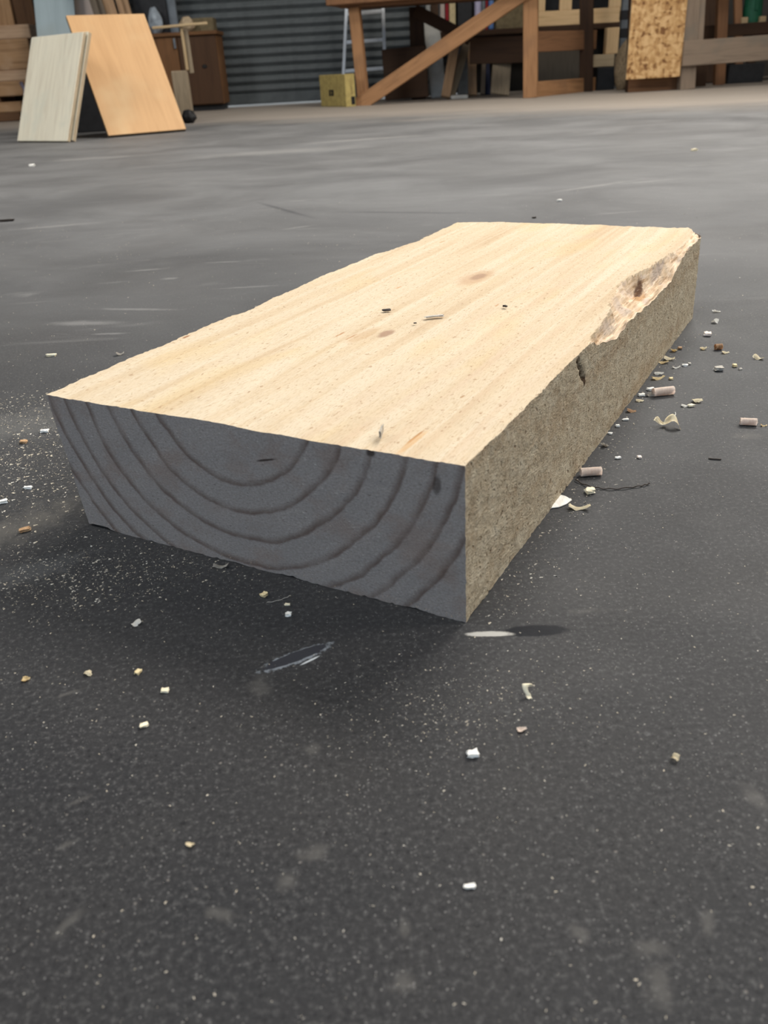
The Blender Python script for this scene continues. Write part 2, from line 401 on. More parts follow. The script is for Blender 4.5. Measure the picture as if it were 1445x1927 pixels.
def box_bm(sx, sy, sz, bev=.004):
    bm = bmesh.new()
    bmesh.ops.create_cube(bm, size=1, matrix=Matrix.Diagonal((sx, sy, sz, 1)))
    b = min(bev, min(sx, sy, sz) * .3)
    if b > 0: bmesh.ops.bevel(bm, geom=bm.edges[:], offset=b, segments=1, affect='EDGES')
    return bm
def frame(c, z, y):                          # matrix with local z along z, local y near y
    z = z.normalized(); x = y.cross(z).normalized(); y = z.cross(x)
    mw = Matrix.Identity(4)
    for i in range(3): mw[i][0], mw[i][1], mw[i][2], mw[i][3] = x[i], y[i], z[i], c[i]
    return mw
YV, ZV, XV = Vector((0, 1, 0)), Vector((0, 0, 1)), Vector((1, 0, 0))
def bar(name, a, b, w, d, mat, parent=None, depth=YV, bev=.004):   # a squared timber from a to b, w across, d deep along depth
    return obj(name, box_bm(w, d, (b - a).length, bev), mat, parent, frame((a + b) / 2, b - a, depth))
def block(name, lo, hi, mat, parent=None, bev=.004, grain='z'):
    lo, hi = Vector(lo), Vector(hi)
    s = hi - lo; c = (lo + hi) / 2
    if grain == 'x': return obj(name, box_bm(s.z, s.y, s.x, bev), mat, parent, frame(c, XV, YV))
    return obj(name, box_bm(s.x, s.y, s.z, bev), mat, parent, Matrix.Translation(c))
def board(name, bl, br, tl, thick, mat, parent=None, edge=None, bev=.002, n=None):
    """a board with its front face on bl, br, tl (bottom left, bottom right, top left)"""
    x = (br - bl); h = (tl - bl)
    z = h - x * (h.dot(x) / x.dot(x))
    wd, hd = x.length, z.length
    nrm = x.cross(z).normalized()            # points to the back for right-handed bl->br, up
    if nrm.y < 0: nrm = -nrm
    mw = frame(bl + x / 2 + z / 2 + nrm * thick / 2, z, nrm)
    bm = box_bm(wd, thick, hd, bev)
    if edge is not None:
        bm.normal_update()
        for f in bm.faces: f.material_index = 0 if abs(f.normal.y) > .6 else 1
    o = obj(name, bm, mat, parent, mw)
    if edge is not None: o.data.materials.append(edge)
    return o

# ------------------------------------------------------------------ the setting
YB = 9.35
def struct(name, lo, hi, mat):
    o = block(name, lo, hi, mat, None, 0)
    return tag(o, kind='structure')
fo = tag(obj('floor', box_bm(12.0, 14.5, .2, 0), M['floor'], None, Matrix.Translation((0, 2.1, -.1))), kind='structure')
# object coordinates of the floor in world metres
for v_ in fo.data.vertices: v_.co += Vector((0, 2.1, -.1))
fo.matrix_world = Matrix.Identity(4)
SX0, SX1, SZ = -2.62, .98, 2.75               # the shutter opening
struct('wall_back', (SX1, YB, 0), (6, YB + .2, 4.6), M['wall'])
struct('wall_back', (-6, YB, 0), (SX0, YB + .2, 4.6), M['wall'])
struct('wall_back', (SX0, YB, SZ), (SX1, YB + .2, 4.6), M['wall'])
struct('wall_left', (-6.2, -5.15, 0), (-6, YB + .2, 4.6), M['sidewall'])
struct('wall_right', (6, -5.15, 0), (6.2, YB + .2, 4.6), M['sidewall'])
struct('wall_front', (-6, -5.35, 0), (6, -5.15, 4.6), M['sidewall'])
struct('ceiling', (-6.2, -5.35, 4.6), (6.2, YB + .2, 4.7), M['roof'])
struct('yard', (-6, YB + .0, -.2), (6, YB + 6, -.004), M['pavement'])

# roller shutter: one pressed steel slat after another
YS = 9.02
door = thing('door_1', ((SX0 + SX1) / 2, YS, 0), None, None); door['kind'] = 'structure'
P = .0755
prof = [(-.011 * (1 - math.cos(2 * math.pi * i / 12)), P * i / 12) for i in range(13)]
bm = bmesh.new()
hw = (SX1 - SX0) / 2
front = [[bm.verts.new((sx * hw, y, z)) for y, z in prof] for sx in (-1, 1)]
back = [[bm.verts.new((sx * hw, y + .006, z)) for y, z in prof] for sx in (-1, 1)]
k = len(prof)
for j in range(k - 1):
    bm.faces.new((front[0][j], front[1][j], front[1][j + 1], front[0][j + 1]))
    bm.faces.new((back[1][j], back[0][j], back[0][j + 1], back[1][j + 1]))
for A in (0, k - 1):
    bm.faces.new((front[0][A], back[0][A], back[1][A], front[1][A]))
bmesh.ops.recalc_face_normals(bm, faces=bm.faces[:])
slat_me = bpy.data.meshes.new('shutter_slat'); bm.to_mesh(slat_me); bm.free()
slat_me.materials.append(M['shutter'])
for f in slat_me.polygons: f.use_smooth = True
zb = .105
for i in range(35):
    obj('shutter_slat', slat_me, None, door, Matrix.Translation(((SX0 + SX1) / 2, YS, zb + i * P)))
block('bottom_bar', (SX0, YS - .015, .018), (SX1, YS + .02, zb + .004), M['shutter'], door, .006)
for x in (SX0, SX1):
    block('guide_rail', (x - .05, YS - .05, 0), (x + .05, YS + .06, SZ), M['steel'], door, .004)
block('lintel_plate', (SX0 - .1, YS - .03, zb + 35 * P - .02), (SX1 + .1, YB + .02, SZ + .1), M['steel'], door, .004)

# ------------------------------------------------------------------ the sawn block
def saw_block():
    L, W = .691, .3135
    nu, nv, nw = 250, 120, 46
    ui = [L * i / nu for i in range(nu + 1)]
    tj = [(j / nv) ** 1.45 for j in range(nv + 1)]
    ufar = ([0, .012, .02, .09, .147, .245, .29, .3135], [.680, .700, .712, .709, .716, .715, .708, .699])
    vleft = ([0, .06, .14, .21, .222, .30, .37, .48, .53, .56, .62, .66, .70], [.3127, .3140, .3136, .3141, .3110, .3150, .3180, .3190, .3110, .3050, .3075, .3110, .3117])
    vbot = ([0, .02, .1, .69], [.300, .305, .309, .311])
    tu = ([.230, .262, .312, .345, .38, .413, .449, .48, .524, .541, .577, .62, .67, .70], )
    drop = (tu[0], [0, .009, .019, .015, .016, .018, .019, .0195, .0205, .014, .006, .003, .004, .006])
    inset = ([.230, .262, .30, .335, .343, .38, .426, .449, .470, .505, .56, .61, .655, .68, .70], [0, .005, .008, .011, .016, .022, .027, .024, .019, .014, .011, .006, .009, .010, .016])
    bm = bmesh.new()
    vd = {}
    torn = set()
    nz = noise.noise
    def vert(i, j, k_):
        key = (i, j, k_)
        if key in vd: return vd[key]
        r = k_ / nw
        t_ = tj[j]
        u0 = ui[i]
        wl = np.interp(u0, *vbot) * (1 - r) + np.interp(u0, *vleft) * r
        v0 = wl * t_
        le = .691 * (1 - r) + np.interp(v0, *ufar) * r
        u0 = u0 / L * le
        w0 = r * H
        n1 = nz((u0 * 45, v0 * 45, w0 * 45)); n2 = nz((u0 * 260, v0 * 260, w0 * 260 + 7)); n3 = nz((u0 * 9, v0 * 9 + 5, w0 * 9))
        du = dv = dw = 0.0
        if k_ == nw: dw += .0005 * n1 + .00045 * n2 + .0008 * n3
        if j == 0: dv += .0005 * n1 + .0009 * n2 + .0006 * n3
        if j == nv: dv += .0012 * n1 + .0008 * n2
        if i == nu: du += .0022 * n1 + .0018 * n2 + .002 * n3
        if i == 0: du += .0004 * n1 + .0003 * n2
        if k_ == 0:
            lift = max(0, n1) * .0014 + max(0, n2) * .0012
            if i == 0: lift += .0035 * math.exp(-((t_ - .965) / .03) ** 2)
            dw += lift
        x, y, z = u0 + du, v0 + dv, w0 + dw
        # the torn upper right edge
        d = float(np.interp(u0, *drop)); q = float(np.interp(u0, *inset))
        jag = nz((u0 * 55, 3.1, 0)) * .003 + nz((u0 * 170, 1.1, 0)) * .0018
        if d > .0005:
            q = max(.0015, q + jag); d = max(.001, d + nz((u0 * 70, 9.1, 0)) * .003)
            if k_ == nw and y < q:
                s_ = max(0.0, y / q)
                g = 1 - s_ ** 3.2
                rid = nz((u0 * 14, y * 420, 2)) * .0024 + nz((u0 * 60, y * 260, 5)) * .0016
                hole = .007 * math.exp(-((u0 - .445) / .022) ** 2 - ((y - q * .72) / .005) ** 2)
                z = H - d * g * (.72 + .28 * (1 - s_)) + (rid if .04 < s_ < .93 else 0) - hole
                torn.add(key)
            elif j == 0 and z > H - d:
                z = H - d
                torn.add(key)
        # the open crack in the right side
        if j == 0:
            cu = .2026 + (.096 - z) / (.096 - .0733) * .0205 + .002 * nz((1, z * 200, 4))
            if .074 < z < .0975:
                y += .011 * math.exp(-((u0 - cu) / .0022) ** 2) * min(1, (z - .074) / .006)
        vd[key] = bm.verts.new((x, y, z))
        return vd[key]
    def face(keys, mi):
        vs_ = [vert(*k_) for k_ in keys]
        f = bm.faces.new(vs_); f.smooth = True
        f.material_index = 3 if mi in (0, 1) and sum(k_ in torn for k_ in keys) >= (3 if mi == 0 else 4) else mi
    for i in range(nu):
        for j in range(nv):
            face(((i, j, nw), (i + 1, j, nw), (i + 1, j + 1, nw), (i, j + 1, nw)), 0)
            if j % 1 == 0: face(((i, j, 0), (i, j + 1, 0), (i + 1, j + 1, 0), (i + 1, j, 0)), 1)
        for k_ in range(nw):
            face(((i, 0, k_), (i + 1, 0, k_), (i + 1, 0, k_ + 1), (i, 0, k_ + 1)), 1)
            face(((i, nv, k_), (i, nv, k_ + 1), (i + 1, nv, k_ + 1), (i + 1, nv, k_)), 1)
    for j in range(nv):
        for k_ in range(nw):
            face(((0, j, k_), (0, j, k_ + 1), (0, j + 1, k_ + 1), (0, j + 1, k_)), 2)
            face(((nu, j, k_), (nu, j + 1, k_), (nu, j + 1, k_ + 1), (nu, j, k_ + 1)), 2)
    bm.normal_update()
    for e in bm.edges:
        if len(e.link_faces) == 2 and e.calc_face_angle(0) > .6: e.smooth = False
    me = bpy.data.meshes.new('timber_block'); bm.to_mesh(me); bm.free()
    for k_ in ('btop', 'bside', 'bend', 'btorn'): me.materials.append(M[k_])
    o = obj('timber_block', me, None, None, Matrix.Translation(BP) @ Matrix.Rotation(TH, 4, 'Z'))
    tag(o, 'thick rough-sawn pine block with growth rings and torn right edge on dark floor', 'timber')
    # saw fuzz: short fibres left hanging along the cut edges
    bm = bmesh.new()
    def fibre(p, d, ln, wd):
        d = d.normalized(); s_ = d.cross(Vector((random.gauss(0, 1), random.gauss(0, 1), random.gauss(0, 1)))).normalized() * wd
        b_ = p + d * ln * .55 + Vector((random.gauss(0, 1), random.gauss(0, 1), random.gauss(0, 1))) * ln * .12
        e_ = p + d * ln
        v = [bm.verts.new(q) for q in (p - s_, p + s_, b_ + s_ * .7, b_ - s_ * .7, e_)]
        bm.faces.new((v[0], v[1], v[2], v[3])); bm.faces.new((v[3], v[2], v[4]))
    for _ in range(330):
        t_ = random.random() * .30
        fibre(Vector((0.0008, t_, random.uniform(.002, .006))), Vector((-1, random.gauss(0, .8), random.gauss(-.3, .4))), random.uniform(.0006, .0022), .00012)
    for _ in range(260):
        fibre(Vector((random.random() * .66, .0008, random.uniform(.002, .012))), Vector((random.gauss(0, .8), -1, random.gauss(0, .5))), random.uniform(.0008, .003), .00014)
    for _ in range(320):
        u_ = random.random() * .24
        fibre(Vector((u_, .001, .0995)), Vector((random.gauss(0, .8), random.gauss(-.7, .6), random.gauss(.3, .5))), random.uniform(.0008, .0032), .00013)
    for _ in range(220):
        fibre(Vector((random.random() * .68, .3125, .0985)), Vector((random.gauss(0, .6), 1, random.gauss(.4, .5))), random.uniform(.0006, .0022), .00014)
    for _ in range(160):
        fibre(Vector((random.uniform(.24, .64), random.uniform(.002, .016), random.uniform(.086, .1))), Vector((random.gauss(0, 1), random.gauss(-.3, .4), random.gauss(.1, .3))), random.uniform(.002, .006), .0002)
    for _ in range(420):
        fibre(Vector((random.uniform(.01, .68), random.uniform(.01, .30), .0998)), Vector((random.gauss(0, 1), random.gauss(0, 1), .25)), random.uniform(.0008, .0026), .00014)
    fz = obj('saw_fuzz', bm, M['btorn'], o, o.matrix_world.copy())
    fz['kind'] = 'stuff'
    return o
timber = saw_block()
# ------------------------------------------------------------------ workbench beyond the block
def near(px, py, Y): return at(px, py, Y)
def footz(p): return Vector((p.x, p.y, 0))
YA = 7.85
a0, a1 = fl(684, 198), fl(998, 184)
nA = Vector((-(a1 - a0).y, (a1 - a0).x, 0)).normalized()
def pa(px, py, off=0.0): return on(px, py, a0 + nA * off, nA)
wb_ = thing('workbench', Vector((.75, 7.9, 0)), 'brown timber workbench with a long diagonal brace across its front', 'workbench')
def two(o): return o
bar('leg', pa(685, 197), pa(667, 14), .088, .07, M['bench'], wb_, nA)
bar('diagonal_brace', pa(672, 199.5, -.055), pa(1035, -48, -.055), .112, .04, M['bench'], wb_, nA)
bar('leg', pa(998, 184), pa(999, -40), .108, .09, M['bench'], wb_, nA)
bt0, bt1 = pa(616, 13, -.12), pa(1085, -22, -.12)
z_top = bt0.z
dirA = (a1 - a0).normalized()
lo = Vector((bt0.x, bt0.y, z_top + .004))
top_c = lo + dirA * .86 + nA * .42
o = obj('bench_top', box_bm(1.74, .86, .05, .006), M['bench_mid'], wb_, Matrix.Translation(top_c + ZV * .028) @ Matrix.Rotation(math.atan2(dirA.y, dirA.x), 4, 'Z'))
bar('apron', pa(640, 9, .0), pa(1010, -16, .0), .05, .05, M['bench_mid'], wb_, nA)
r0, r1 = pa(788, 183, .72), pa(788, 12, .72)
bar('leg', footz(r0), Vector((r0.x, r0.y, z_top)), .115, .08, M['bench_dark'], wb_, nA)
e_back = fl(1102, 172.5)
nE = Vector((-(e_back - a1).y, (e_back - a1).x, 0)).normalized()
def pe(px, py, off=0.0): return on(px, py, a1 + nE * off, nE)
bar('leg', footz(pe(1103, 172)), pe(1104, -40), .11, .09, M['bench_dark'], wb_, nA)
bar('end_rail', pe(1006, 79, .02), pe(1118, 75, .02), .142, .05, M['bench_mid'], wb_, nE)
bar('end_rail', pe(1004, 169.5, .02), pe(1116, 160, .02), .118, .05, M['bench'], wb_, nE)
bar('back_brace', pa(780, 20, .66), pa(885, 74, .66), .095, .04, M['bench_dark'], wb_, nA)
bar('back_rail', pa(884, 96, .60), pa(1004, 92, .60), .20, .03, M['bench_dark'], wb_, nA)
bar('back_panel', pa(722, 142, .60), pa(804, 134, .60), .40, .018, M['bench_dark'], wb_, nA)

# carton at the foot of the bench
c0, c1 = fl(625, 200), fl(661, 201.5)
ct = thing('cardboard_carton', footz((c0 + c1) / 2), 'small yellowish cardboard carton with black print beside the workbench leg', 'box')
ch = at(640, 139.5, c0.y).z
nC = Vector((-(c1 - c0).y, (c1 - c0).x, 0)).normalized()
cw0 = fl(604.5, 200.5); cw1 = fl(652, 201.5)
dC = (cw1 - cw0).normalized(); nC = Vector((-dC.y, dC.x, 0)); wC = (cw1 - cw0).length
mwC = Matrix.Identity(4)
for i in range(3): mwC[i][0], mwC[i][1], mwC[i][2] = dC[i], nC[i], ZV[i]
mwC.translation = cw0 + dC * wC / 2 + nC * .045 + ZV * (ch / 2)
bm = box_bm(wC, .09, ch, .003)
bmesh.ops.delete(bm, geom=[f for f in bm.faces if f.normal.z > .9 and f.calc_area() > .01], context='FACES')
obj('carton_wall', bm, M['carton'], ct, mwC)
inv = mwC
def cbox(name, sx, sy, sz, p, mat, rx=0, ry=0, par=ct): return obj(name, box_bm(sx, sy, sz, .001), mat, par, mwC @ Matrix.Translation(p) @ Matrix.Rotation(rx, 4, 'X') @ Matrix.Rotation(ry, 4, 'Y'))
cbox('flap', wC * .96, .04, .004, (0, -.021, ch / 2 - .004), M['carton_dark'], .06)
cbox('flap', wC * .96, .04, .004, (0, .021, ch / 2 - .004), M['carton_dark'], -.06)
lab = cbox('printed_label', .085, .002, .046, (-.022, -.046, -.015), M['ink'])
for dx, dz in ((-.012, .006), (.006, .006), (-.006, -.007), (.011, -.006)):
    cbox('print_gap', .009, .002, .006, (-.022 + dx, -.0474, -.015 + dz), M['carton'], par=lab)
cbox('printed_mark', .018, .002, .016, (-.018, -.046, .055), M['carton_dark'])
cbox('tape_strip', .002, .02, ch * .5, (wC / 2 + .001, .01, .03), M['carton_dark'])
cbox('corner_stain', .003, .035, .06, (wC / 2 + .001, .02, -ch / 2 + .045), M['ink'])

# aluminium ladder standing behind the bench
ld = thing('ladder', footz(at(684, 196, 8.72)), 'pale aluminium ladder leaning on the roller shutter behind the workbench', 'ladder')
YL = 8.6
def lp(px, py):                                # leaning plane: foot at YL, head on the shutter
    P0 = fl(646, 191.3); n_ = Vector((0, 1, -.16)).normalized()
    return on(px, py, Vector((0, 8.55, 0)), n_)
la, lb = lp(644, 193), lp(656, -70)
ra, rb = lp(727, 189), lp(717, -70)
la.z = max(la.z, .012); ra.z = max(ra.z, .012)
bar('stile', la, lb, .028, .05, M['metal'], ld, YV, .003)
bar('stile', ra, rb, .030, .05, M['metal'], ld, YV, .003)
for py0, py1 in ((134, 128), (80, 74.5), (27, 21), (-26, -32)):
    bar('rung', lp(649, py0), lp(722, py1), .032, .034, M['metal'], ld, YV, .004)

# ------------------------------------------------------------------ rack along the back wall, and what stands on and under it
YR = 8.75
zs = at(1090, 46, YR).z                        # shelf height
rk = thing('storage_rack', Vector((1.9, 9.0, 0)), 'dark timber rack along the back wall behind the workbench', 'rack')
xs0, xs1 = at(812, 50, YR).x, at(1182, 50, YR).x
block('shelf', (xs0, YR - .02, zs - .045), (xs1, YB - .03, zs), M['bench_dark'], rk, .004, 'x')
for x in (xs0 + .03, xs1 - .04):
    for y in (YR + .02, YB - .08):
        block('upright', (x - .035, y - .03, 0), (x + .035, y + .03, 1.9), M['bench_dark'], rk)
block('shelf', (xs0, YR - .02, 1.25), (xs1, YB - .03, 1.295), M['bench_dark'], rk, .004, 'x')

cr = thing('slatted_crate', Vector((at(1090, 20, YR).x, YR + .15, zs)), 'pale plywood crate with square openings behind the workbench end', 'crate')
x0, x1 = at(1013, 30, YR).x, at(1167, 22, YR).x
zr = zs + .118
block('rail', (x0, YR, zs), (x1, YR + .025, zr), M['crate'], cr, .003, 'x')
for p0, p1 in ((1012, 1026), (1053, 1076), (1146, 1169)):
    xa, xb = at(p0, 10, YR).x, at(p1, 10, YR).x
    block('upright', (xa, YR, zr), (xb, YR + .025, zr + .26), M['crate'], cr, .003)
block('rail', (x0, YR, zr + .26), (x1, YR + .025, zr + .34), M['crate'], cr, .003, 'x')
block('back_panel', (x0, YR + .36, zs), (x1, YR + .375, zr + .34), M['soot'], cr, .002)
block('side_panel', (x0, YR + .027, zs), (x0 + .018, YR + .358, zr + .34), M['crate'], cr, .002)
block('side_panel', (x1 - .018, YR + .027, zs), (x1, YR + .358, zr + .34), M['crate'], cr, .002)

# thin things standing upright on the rack's shelf, seen above the diagonal brace
def upright_item(name, px0, px1, pyt, mat, label, cat, Y=8.84, group=None, d=.12, z0=None):
    xa, xb = at(px0, 20, Y).x, at(px1, 20, Y).x
    zt = at(px0, pyt, Y).z
    o_ = block(name, (xa, Y, zs if z0 is None else z0), (xb, Y + d, zt), mat, None, .004)
    return tag(o_, label, cat, group)
upright_item('binder', 803, 815, -22, M['white'], 'white narrow binder standing left of the grey one on the back rack', 'binder')
upright_item('binder', 816.5, 827, -18, M['steel'], 'grey narrow binder between a white one and a pinkish one on the back rack', 'binder')
upright_item('binder', 828, 836.5, -20, M['pink_paint'], 'pinkish narrow binder left of the dark red one on the back rack', 'binder')
upright_item('binder', 838, 844, -15, M['red'], 'dark red narrow binder left of the cream one on the back rack', 'binder')
upright_item('binder', 845.5, 857, -24, M['cream'], 'cream binder right of the dark red one on the back rack', 'binder')
upright_item('panel_offcut', 861, 888, -40, M['soot'], 'dark grey panel offcut standing between the cream binder and lilac bottle', 'panel')
def bottle(px, pyt, rr, mat, capm, label, Y=8.83):
    c = at(px, 20, Y); zt = at(px, pyt, Y).z
    t_ = thing('bottle', Vector((c.x, Y, zs)), label, 'bottle')
    hgt = zt - zs
    prof = [(0, 0), (rr, 0), (rr * 1.02, hgt * .05), (rr, hgt * .68), (rr * .8, hgt * .76), (rr * .38, hgt * .84), (rr * .36, hgt * .93), (0, hgt * .93)]
    bm = bmesh.new(); n_ = 14
    rings = [[bm.verts.new((r_ * math.cos(2 * math.pi * i / n_), r_ * math.sin(2 * math.pi * i / n_), z_)) for i in range(n_)] for r_, z_ in prof[1:-1]]
    for A, B in zip(rings, rings[1:]):
        for i in range(n_): bm.faces.new((A[i], A[(i + 1) % n_], B[(i + 1) % n_], B[i])).smooth = True
    bm.faces.new(rings[0][::-1]); bm.faces.new(rings[-1])
    obj('body', bm, mat, t_, Matrix.Translation((c.x, Y, zs)))
    bm = bmesh.new()
    bmesh.ops.create_cone(bm, cap_ends=True, segments=12, radius1=rr * .42, radius2=rr * .40, depth=hgt * .10)
    obj('cap', bm, capm, t_, Matrix.Translation((c.x, Y, zs + hgt * .985)))
bottle(899, -25, .030, M['lilac'], M['white'], 'lilac bottle on the back rack above the diagonal brace')
upright_item('binder', 906, 913, -18, M['steel'], 'grey thin binder right of the lilac bottle on the back rack', 'binder')
upright_item('binder', 914, 918, -18, M['red'], 'thin dark red binder between lilac and blue bottles on the back rack', 'binder')
bottle(924, -20, .024, M['blue'], M['soot'], 'blue bottle on the back rack above the diagonal brace')
upright_item('box_file', 933, 985, -30, M['khaki'], 'dull brown box file behind the upper end of the diagonal brace', 'box')

# offcuts leaning under the rack, seen through the bench
def lean(name, pb, pt, wpx, Y0, Y1, mat, label, cat='offcut', th=.03, group=None):
    b_ = fl(*pb) if Y0 is None else at(pb[0], pb[1], Y0); b_.z = .006
    t_ = at(pt[0], pt[1], Y1)
    o_ = bar(name, b_, t_, wpx * Y0 / 1590 * 1.02, th, mat, None, YV, .003)
    # stand it on the floor
    lowest = min((o_.matrix_world @ v_.co).z for v_ in o_.data.vertices)
    mw = o_.matrix_world.copy(); mw.translation.z -= lowest; o_.matrix_world = mw
    return tag(o_, label, cat, group)
lean('sheet_offcut', (826, 186), (811, 40), 26, 8.45, 8.70, M['white'], 'off-white sheet leaning behind the bench, right of its dark rear leg', 'offcut', .012)
lean('timber_offcut', (838, 184), (858, 76), 15, 8.06, 8.42, M['batten_tan'], 'tan offcut leaning right under the diagonal brace, leftmost of the leaning pieces')
lean('timber_offcut', (848, 184), (880, 78), 14, 8.20, 8.56, M['offcut_grey'], 'greyish offcut slanting between two others under the diagonal brace')
lean('timber_offcut', (889, 183), (887, 74), 14, 8.4, 8.70, M['batten_tan'], 'upright tan offcut under the diagonal brace, right of the slanting ones')
lean('timber_offcut', (908, 180), (911, 92), 7, 8.45, 8.68, M['batten_grey'], 'thin grey batten under the brace, left of the wide grey plank')
lean('timber_plank', (940, 182), (946, 104), 31, 8.0, 8.20, M['offcut_grey'], 'wide grey-brown plank standing just left of the bench corner leg', 'plank', .02)
o_ = tag(block('floor_offcut', (at(848, 180, 8.02).x, 8.0, 0), (at(880, 180, 8.02).x, 8.10, .028), M['white'], None, .004, 'x'), 'whitish offcut lying flat on the floor under the diagonal brace', 'offcut')
lean('cloth_strip', (917, 181), (914, 110), 11, 8.50, 8.70, plain('dark_blue_cloth', (.025, .03, .06), .9), 'dark blue strip hanging in the shade under the rack', 'cloth', .02)
o_ = bar('white_offcut', Vector((at(925, 70, 8.80).x, 8.80, zs)), Vector((at(945, 54, 8.80).x, 8.80, zs + .11)), .05, .03, M['white'], None)
bpy.data.objects.remove(o_)
def stub(name, px0, py0, px1, py1, Y, d, mat, label, cat, grain='z'):
    A, B = at(px0, py1, Y), at(px1, py0, Y)
    return tag(block(name, (A.x, Y, max(0, A.z)), (B.x, Y + d, B.z), mat, None, .004, grain), label, cat)
# inside the bench end
lean('back_sheet', (1050, 178), (1050, 92), 76, 8.35, 8.62, M['dim_board'], 'dim grey board leaning inside the workbench end frame', 'board', .015)
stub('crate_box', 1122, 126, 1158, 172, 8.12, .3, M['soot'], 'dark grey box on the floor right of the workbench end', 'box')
zc = at(1135, 126, 8.12).z
b0, b1 = at(1112, 115, 8.14), at(1156, 115, 8.14)
tag(block('timber_offcut', (b0.x, 8.14, zc), (b1.x, 8.26, zc + .095), M['pale_block'], None, .004, 'x'), 'pale squared offcut lying on the dark grey box right of the bench', 'offcut')
b0, b1 = at(1140, 80, 8.18), at(1163, 80, 8.18)
tag(block('timber_offcut', (b0.x, 8.16, zc + .0955), (b1.x, 8.25, at(1150, 52, 8.18).z), M['crate'], None, .004), 'upright pale offcut standing on the squared one right of the bench', 'offcut')
# sack slumped behind the strand board
def blob(name, c, sx, sy, sz, mat, seed):
    bm = bmesh.new(); bmesh.ops.create_icosphere(bm, subdivisions=4, radius=1)
    for v_ in bm.verts:
        p = v_.co.copy(); f = 1 + .16 * noise.noise(p * 1.7 + Vector((seed, 0, 0))) + .06 * noise.noise(p * 5 + Vector((0, seed, 0)))
        q = p * f; z_ = max(q.z, -.93)
        v_.co = Vector((q.x * sx * (1 - .16 * z_), q.y * sy, (z_ + .93) * sz))
    for f in bm.faces: f.smooth = True
    return obj(name, bm, mat, None, Matrix.Translation(c))
s0 = fl(1171, 169)
tag(blob('sack', Vector((s0.x + .0, 7.98, 0)), .085, .10, .19, M['sack'], 3), 'tan sack slumped on the floor left of the strand board', 'sack')
p0 = at(1176, 40, 8.45)
pst = thing('steel_post', Vector((p0.x, 8.45, 0)), 'narrow blue-grey steel post left of the strand board', 'post')
block('shaft', (p0.x - .040, 8.42, .012), (p0.x + .040, 8.48, 1.6), M['steel'], pst, .006)
block('foot_plate', (p0.x - .075, 8.37, 0), (p0.x + .075, 8.53, .012), M['steel'], pst, .002)
for py in (28, 62): 
    z_ = at(1176, py, 8.42).z
    block('clamp_band', (p0.x - .044, 8.415, z_ - .035), (p0.x + .044, 8.485, z_ + .035), M['soot'], pst, .003)

# ------------------------------------------------------------------ second bench with the strand board
YC = 7.42
f0 = fl(1291, 168.5); YC = f0.y
dC2 = Vector((1, .03, 0)).normalized(); nC2 = Vector((-dC2.y, dC2.x, 0))
def pc(px, py, off=0.0): return on(px, py, f0 + nC2 * off, nC2)
b2 = thing('timber_trestle', Vector((f0.x + .5, f0.y + .3, 0)), 'grey-brown timber trestle with strand board panel at the right', 'trestle')
bar('post', footz(pc(1290.5, 168)), pc(1303, -70), .118, .08, M['bench_grey'], b2, nC2)
bar('batten', pc(1315, 84, -.01), pc(1324, -70, -.01), .048, .05, M['bench_grey'], b2, nC2)
bar('rail', pc(1284, 101.5, -.055), pc(1640, 75, -.055), .172, .04, M['bench_grey'], b2, nC2)
bar('bottom_rail', pc(1181, 162, .10), pc(1290, 155, .10), .105, .06, M['bench_mid'], b2, nC2)
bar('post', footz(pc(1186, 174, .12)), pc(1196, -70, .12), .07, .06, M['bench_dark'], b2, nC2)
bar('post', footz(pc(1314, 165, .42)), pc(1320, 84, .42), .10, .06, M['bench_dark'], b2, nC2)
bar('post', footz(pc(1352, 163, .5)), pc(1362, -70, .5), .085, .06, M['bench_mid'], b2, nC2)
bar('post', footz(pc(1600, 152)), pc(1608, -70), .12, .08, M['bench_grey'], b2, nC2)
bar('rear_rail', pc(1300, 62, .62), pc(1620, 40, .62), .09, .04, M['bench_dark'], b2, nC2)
bar('top_rail', pc(1180, -58, -.0), pc(1640, -80, -.0), .09, .08, M['bench_grey'], b2, nC2)
A_, B_, T_ = pc(1178, 148, -.05), pc(1279, 146.5, -.05), pc(1186, 0, -.05)
A_.z = B_.z = (A_.z + B_.z) / 2
ob = board('strand_board_panel', A_, B_, A_ + ZV * .98, .018, M['osb'], b2, M['edge_light'])
ob['label'] = 'oriented strand board panel with coarse tan flakes'
lean('timber_batten', (1389, 163), (1387, -50), 12, 8.16, 8.5, M['bench_mid'], 'reddish brown batten standing in the dark behind the trestle rail', 'batten', .04)
lean('dark_board', (1335, 166), (1338, -60), 34, 8.35, 8.6, M['bench_dark'], 'very dark board standing behind the trestle post', 'board', .02)
# crates in the dark under the trestle
stub('storage_box', 1368, 118, 1440, 160, 7.95, .12, M['soot'], 'low black box on the floor behind the trestle rail', 'box')
stub('storage_box', 1412, 42, 1475, 92, 8.3, .3, plain('dark_maroon_casing', (.05, .018, .016), .6), 'dark maroon box in the gloom above the trestle rail', 'box').location.z += 0
sb = bpy.data.objects['storage_box.001']
zl = min((sb.matrix_world @ v_.co).z for v_ in sb.data.vertices)
xa, xb = min((sb.matrix_world @ v_.co).x for v_ in sb.data.vertices), max((sb.matrix_world @ v_.co).x for v_ in sb.data.vertices)
tb = thing('low_table', Vector(((xa + xb) / 2, 8.45, 0)), 'dark low stand carrying boxes behind the right trestle', 'table')
x_l = at(1413, 60, 8.25).x
block('table_top', (x_l, 8.24, zl - .03), (xb + .5, 8.75, zl), M['bench_dark'], tb, .004, 'x')
for x in (x_l + .05, xb + .45):
    for y in (8.29, 8.70): block('leg', (x - .03, y - .03, 0), (x + .03, y + .03, zl - .03), M['bench_dark'], tb)
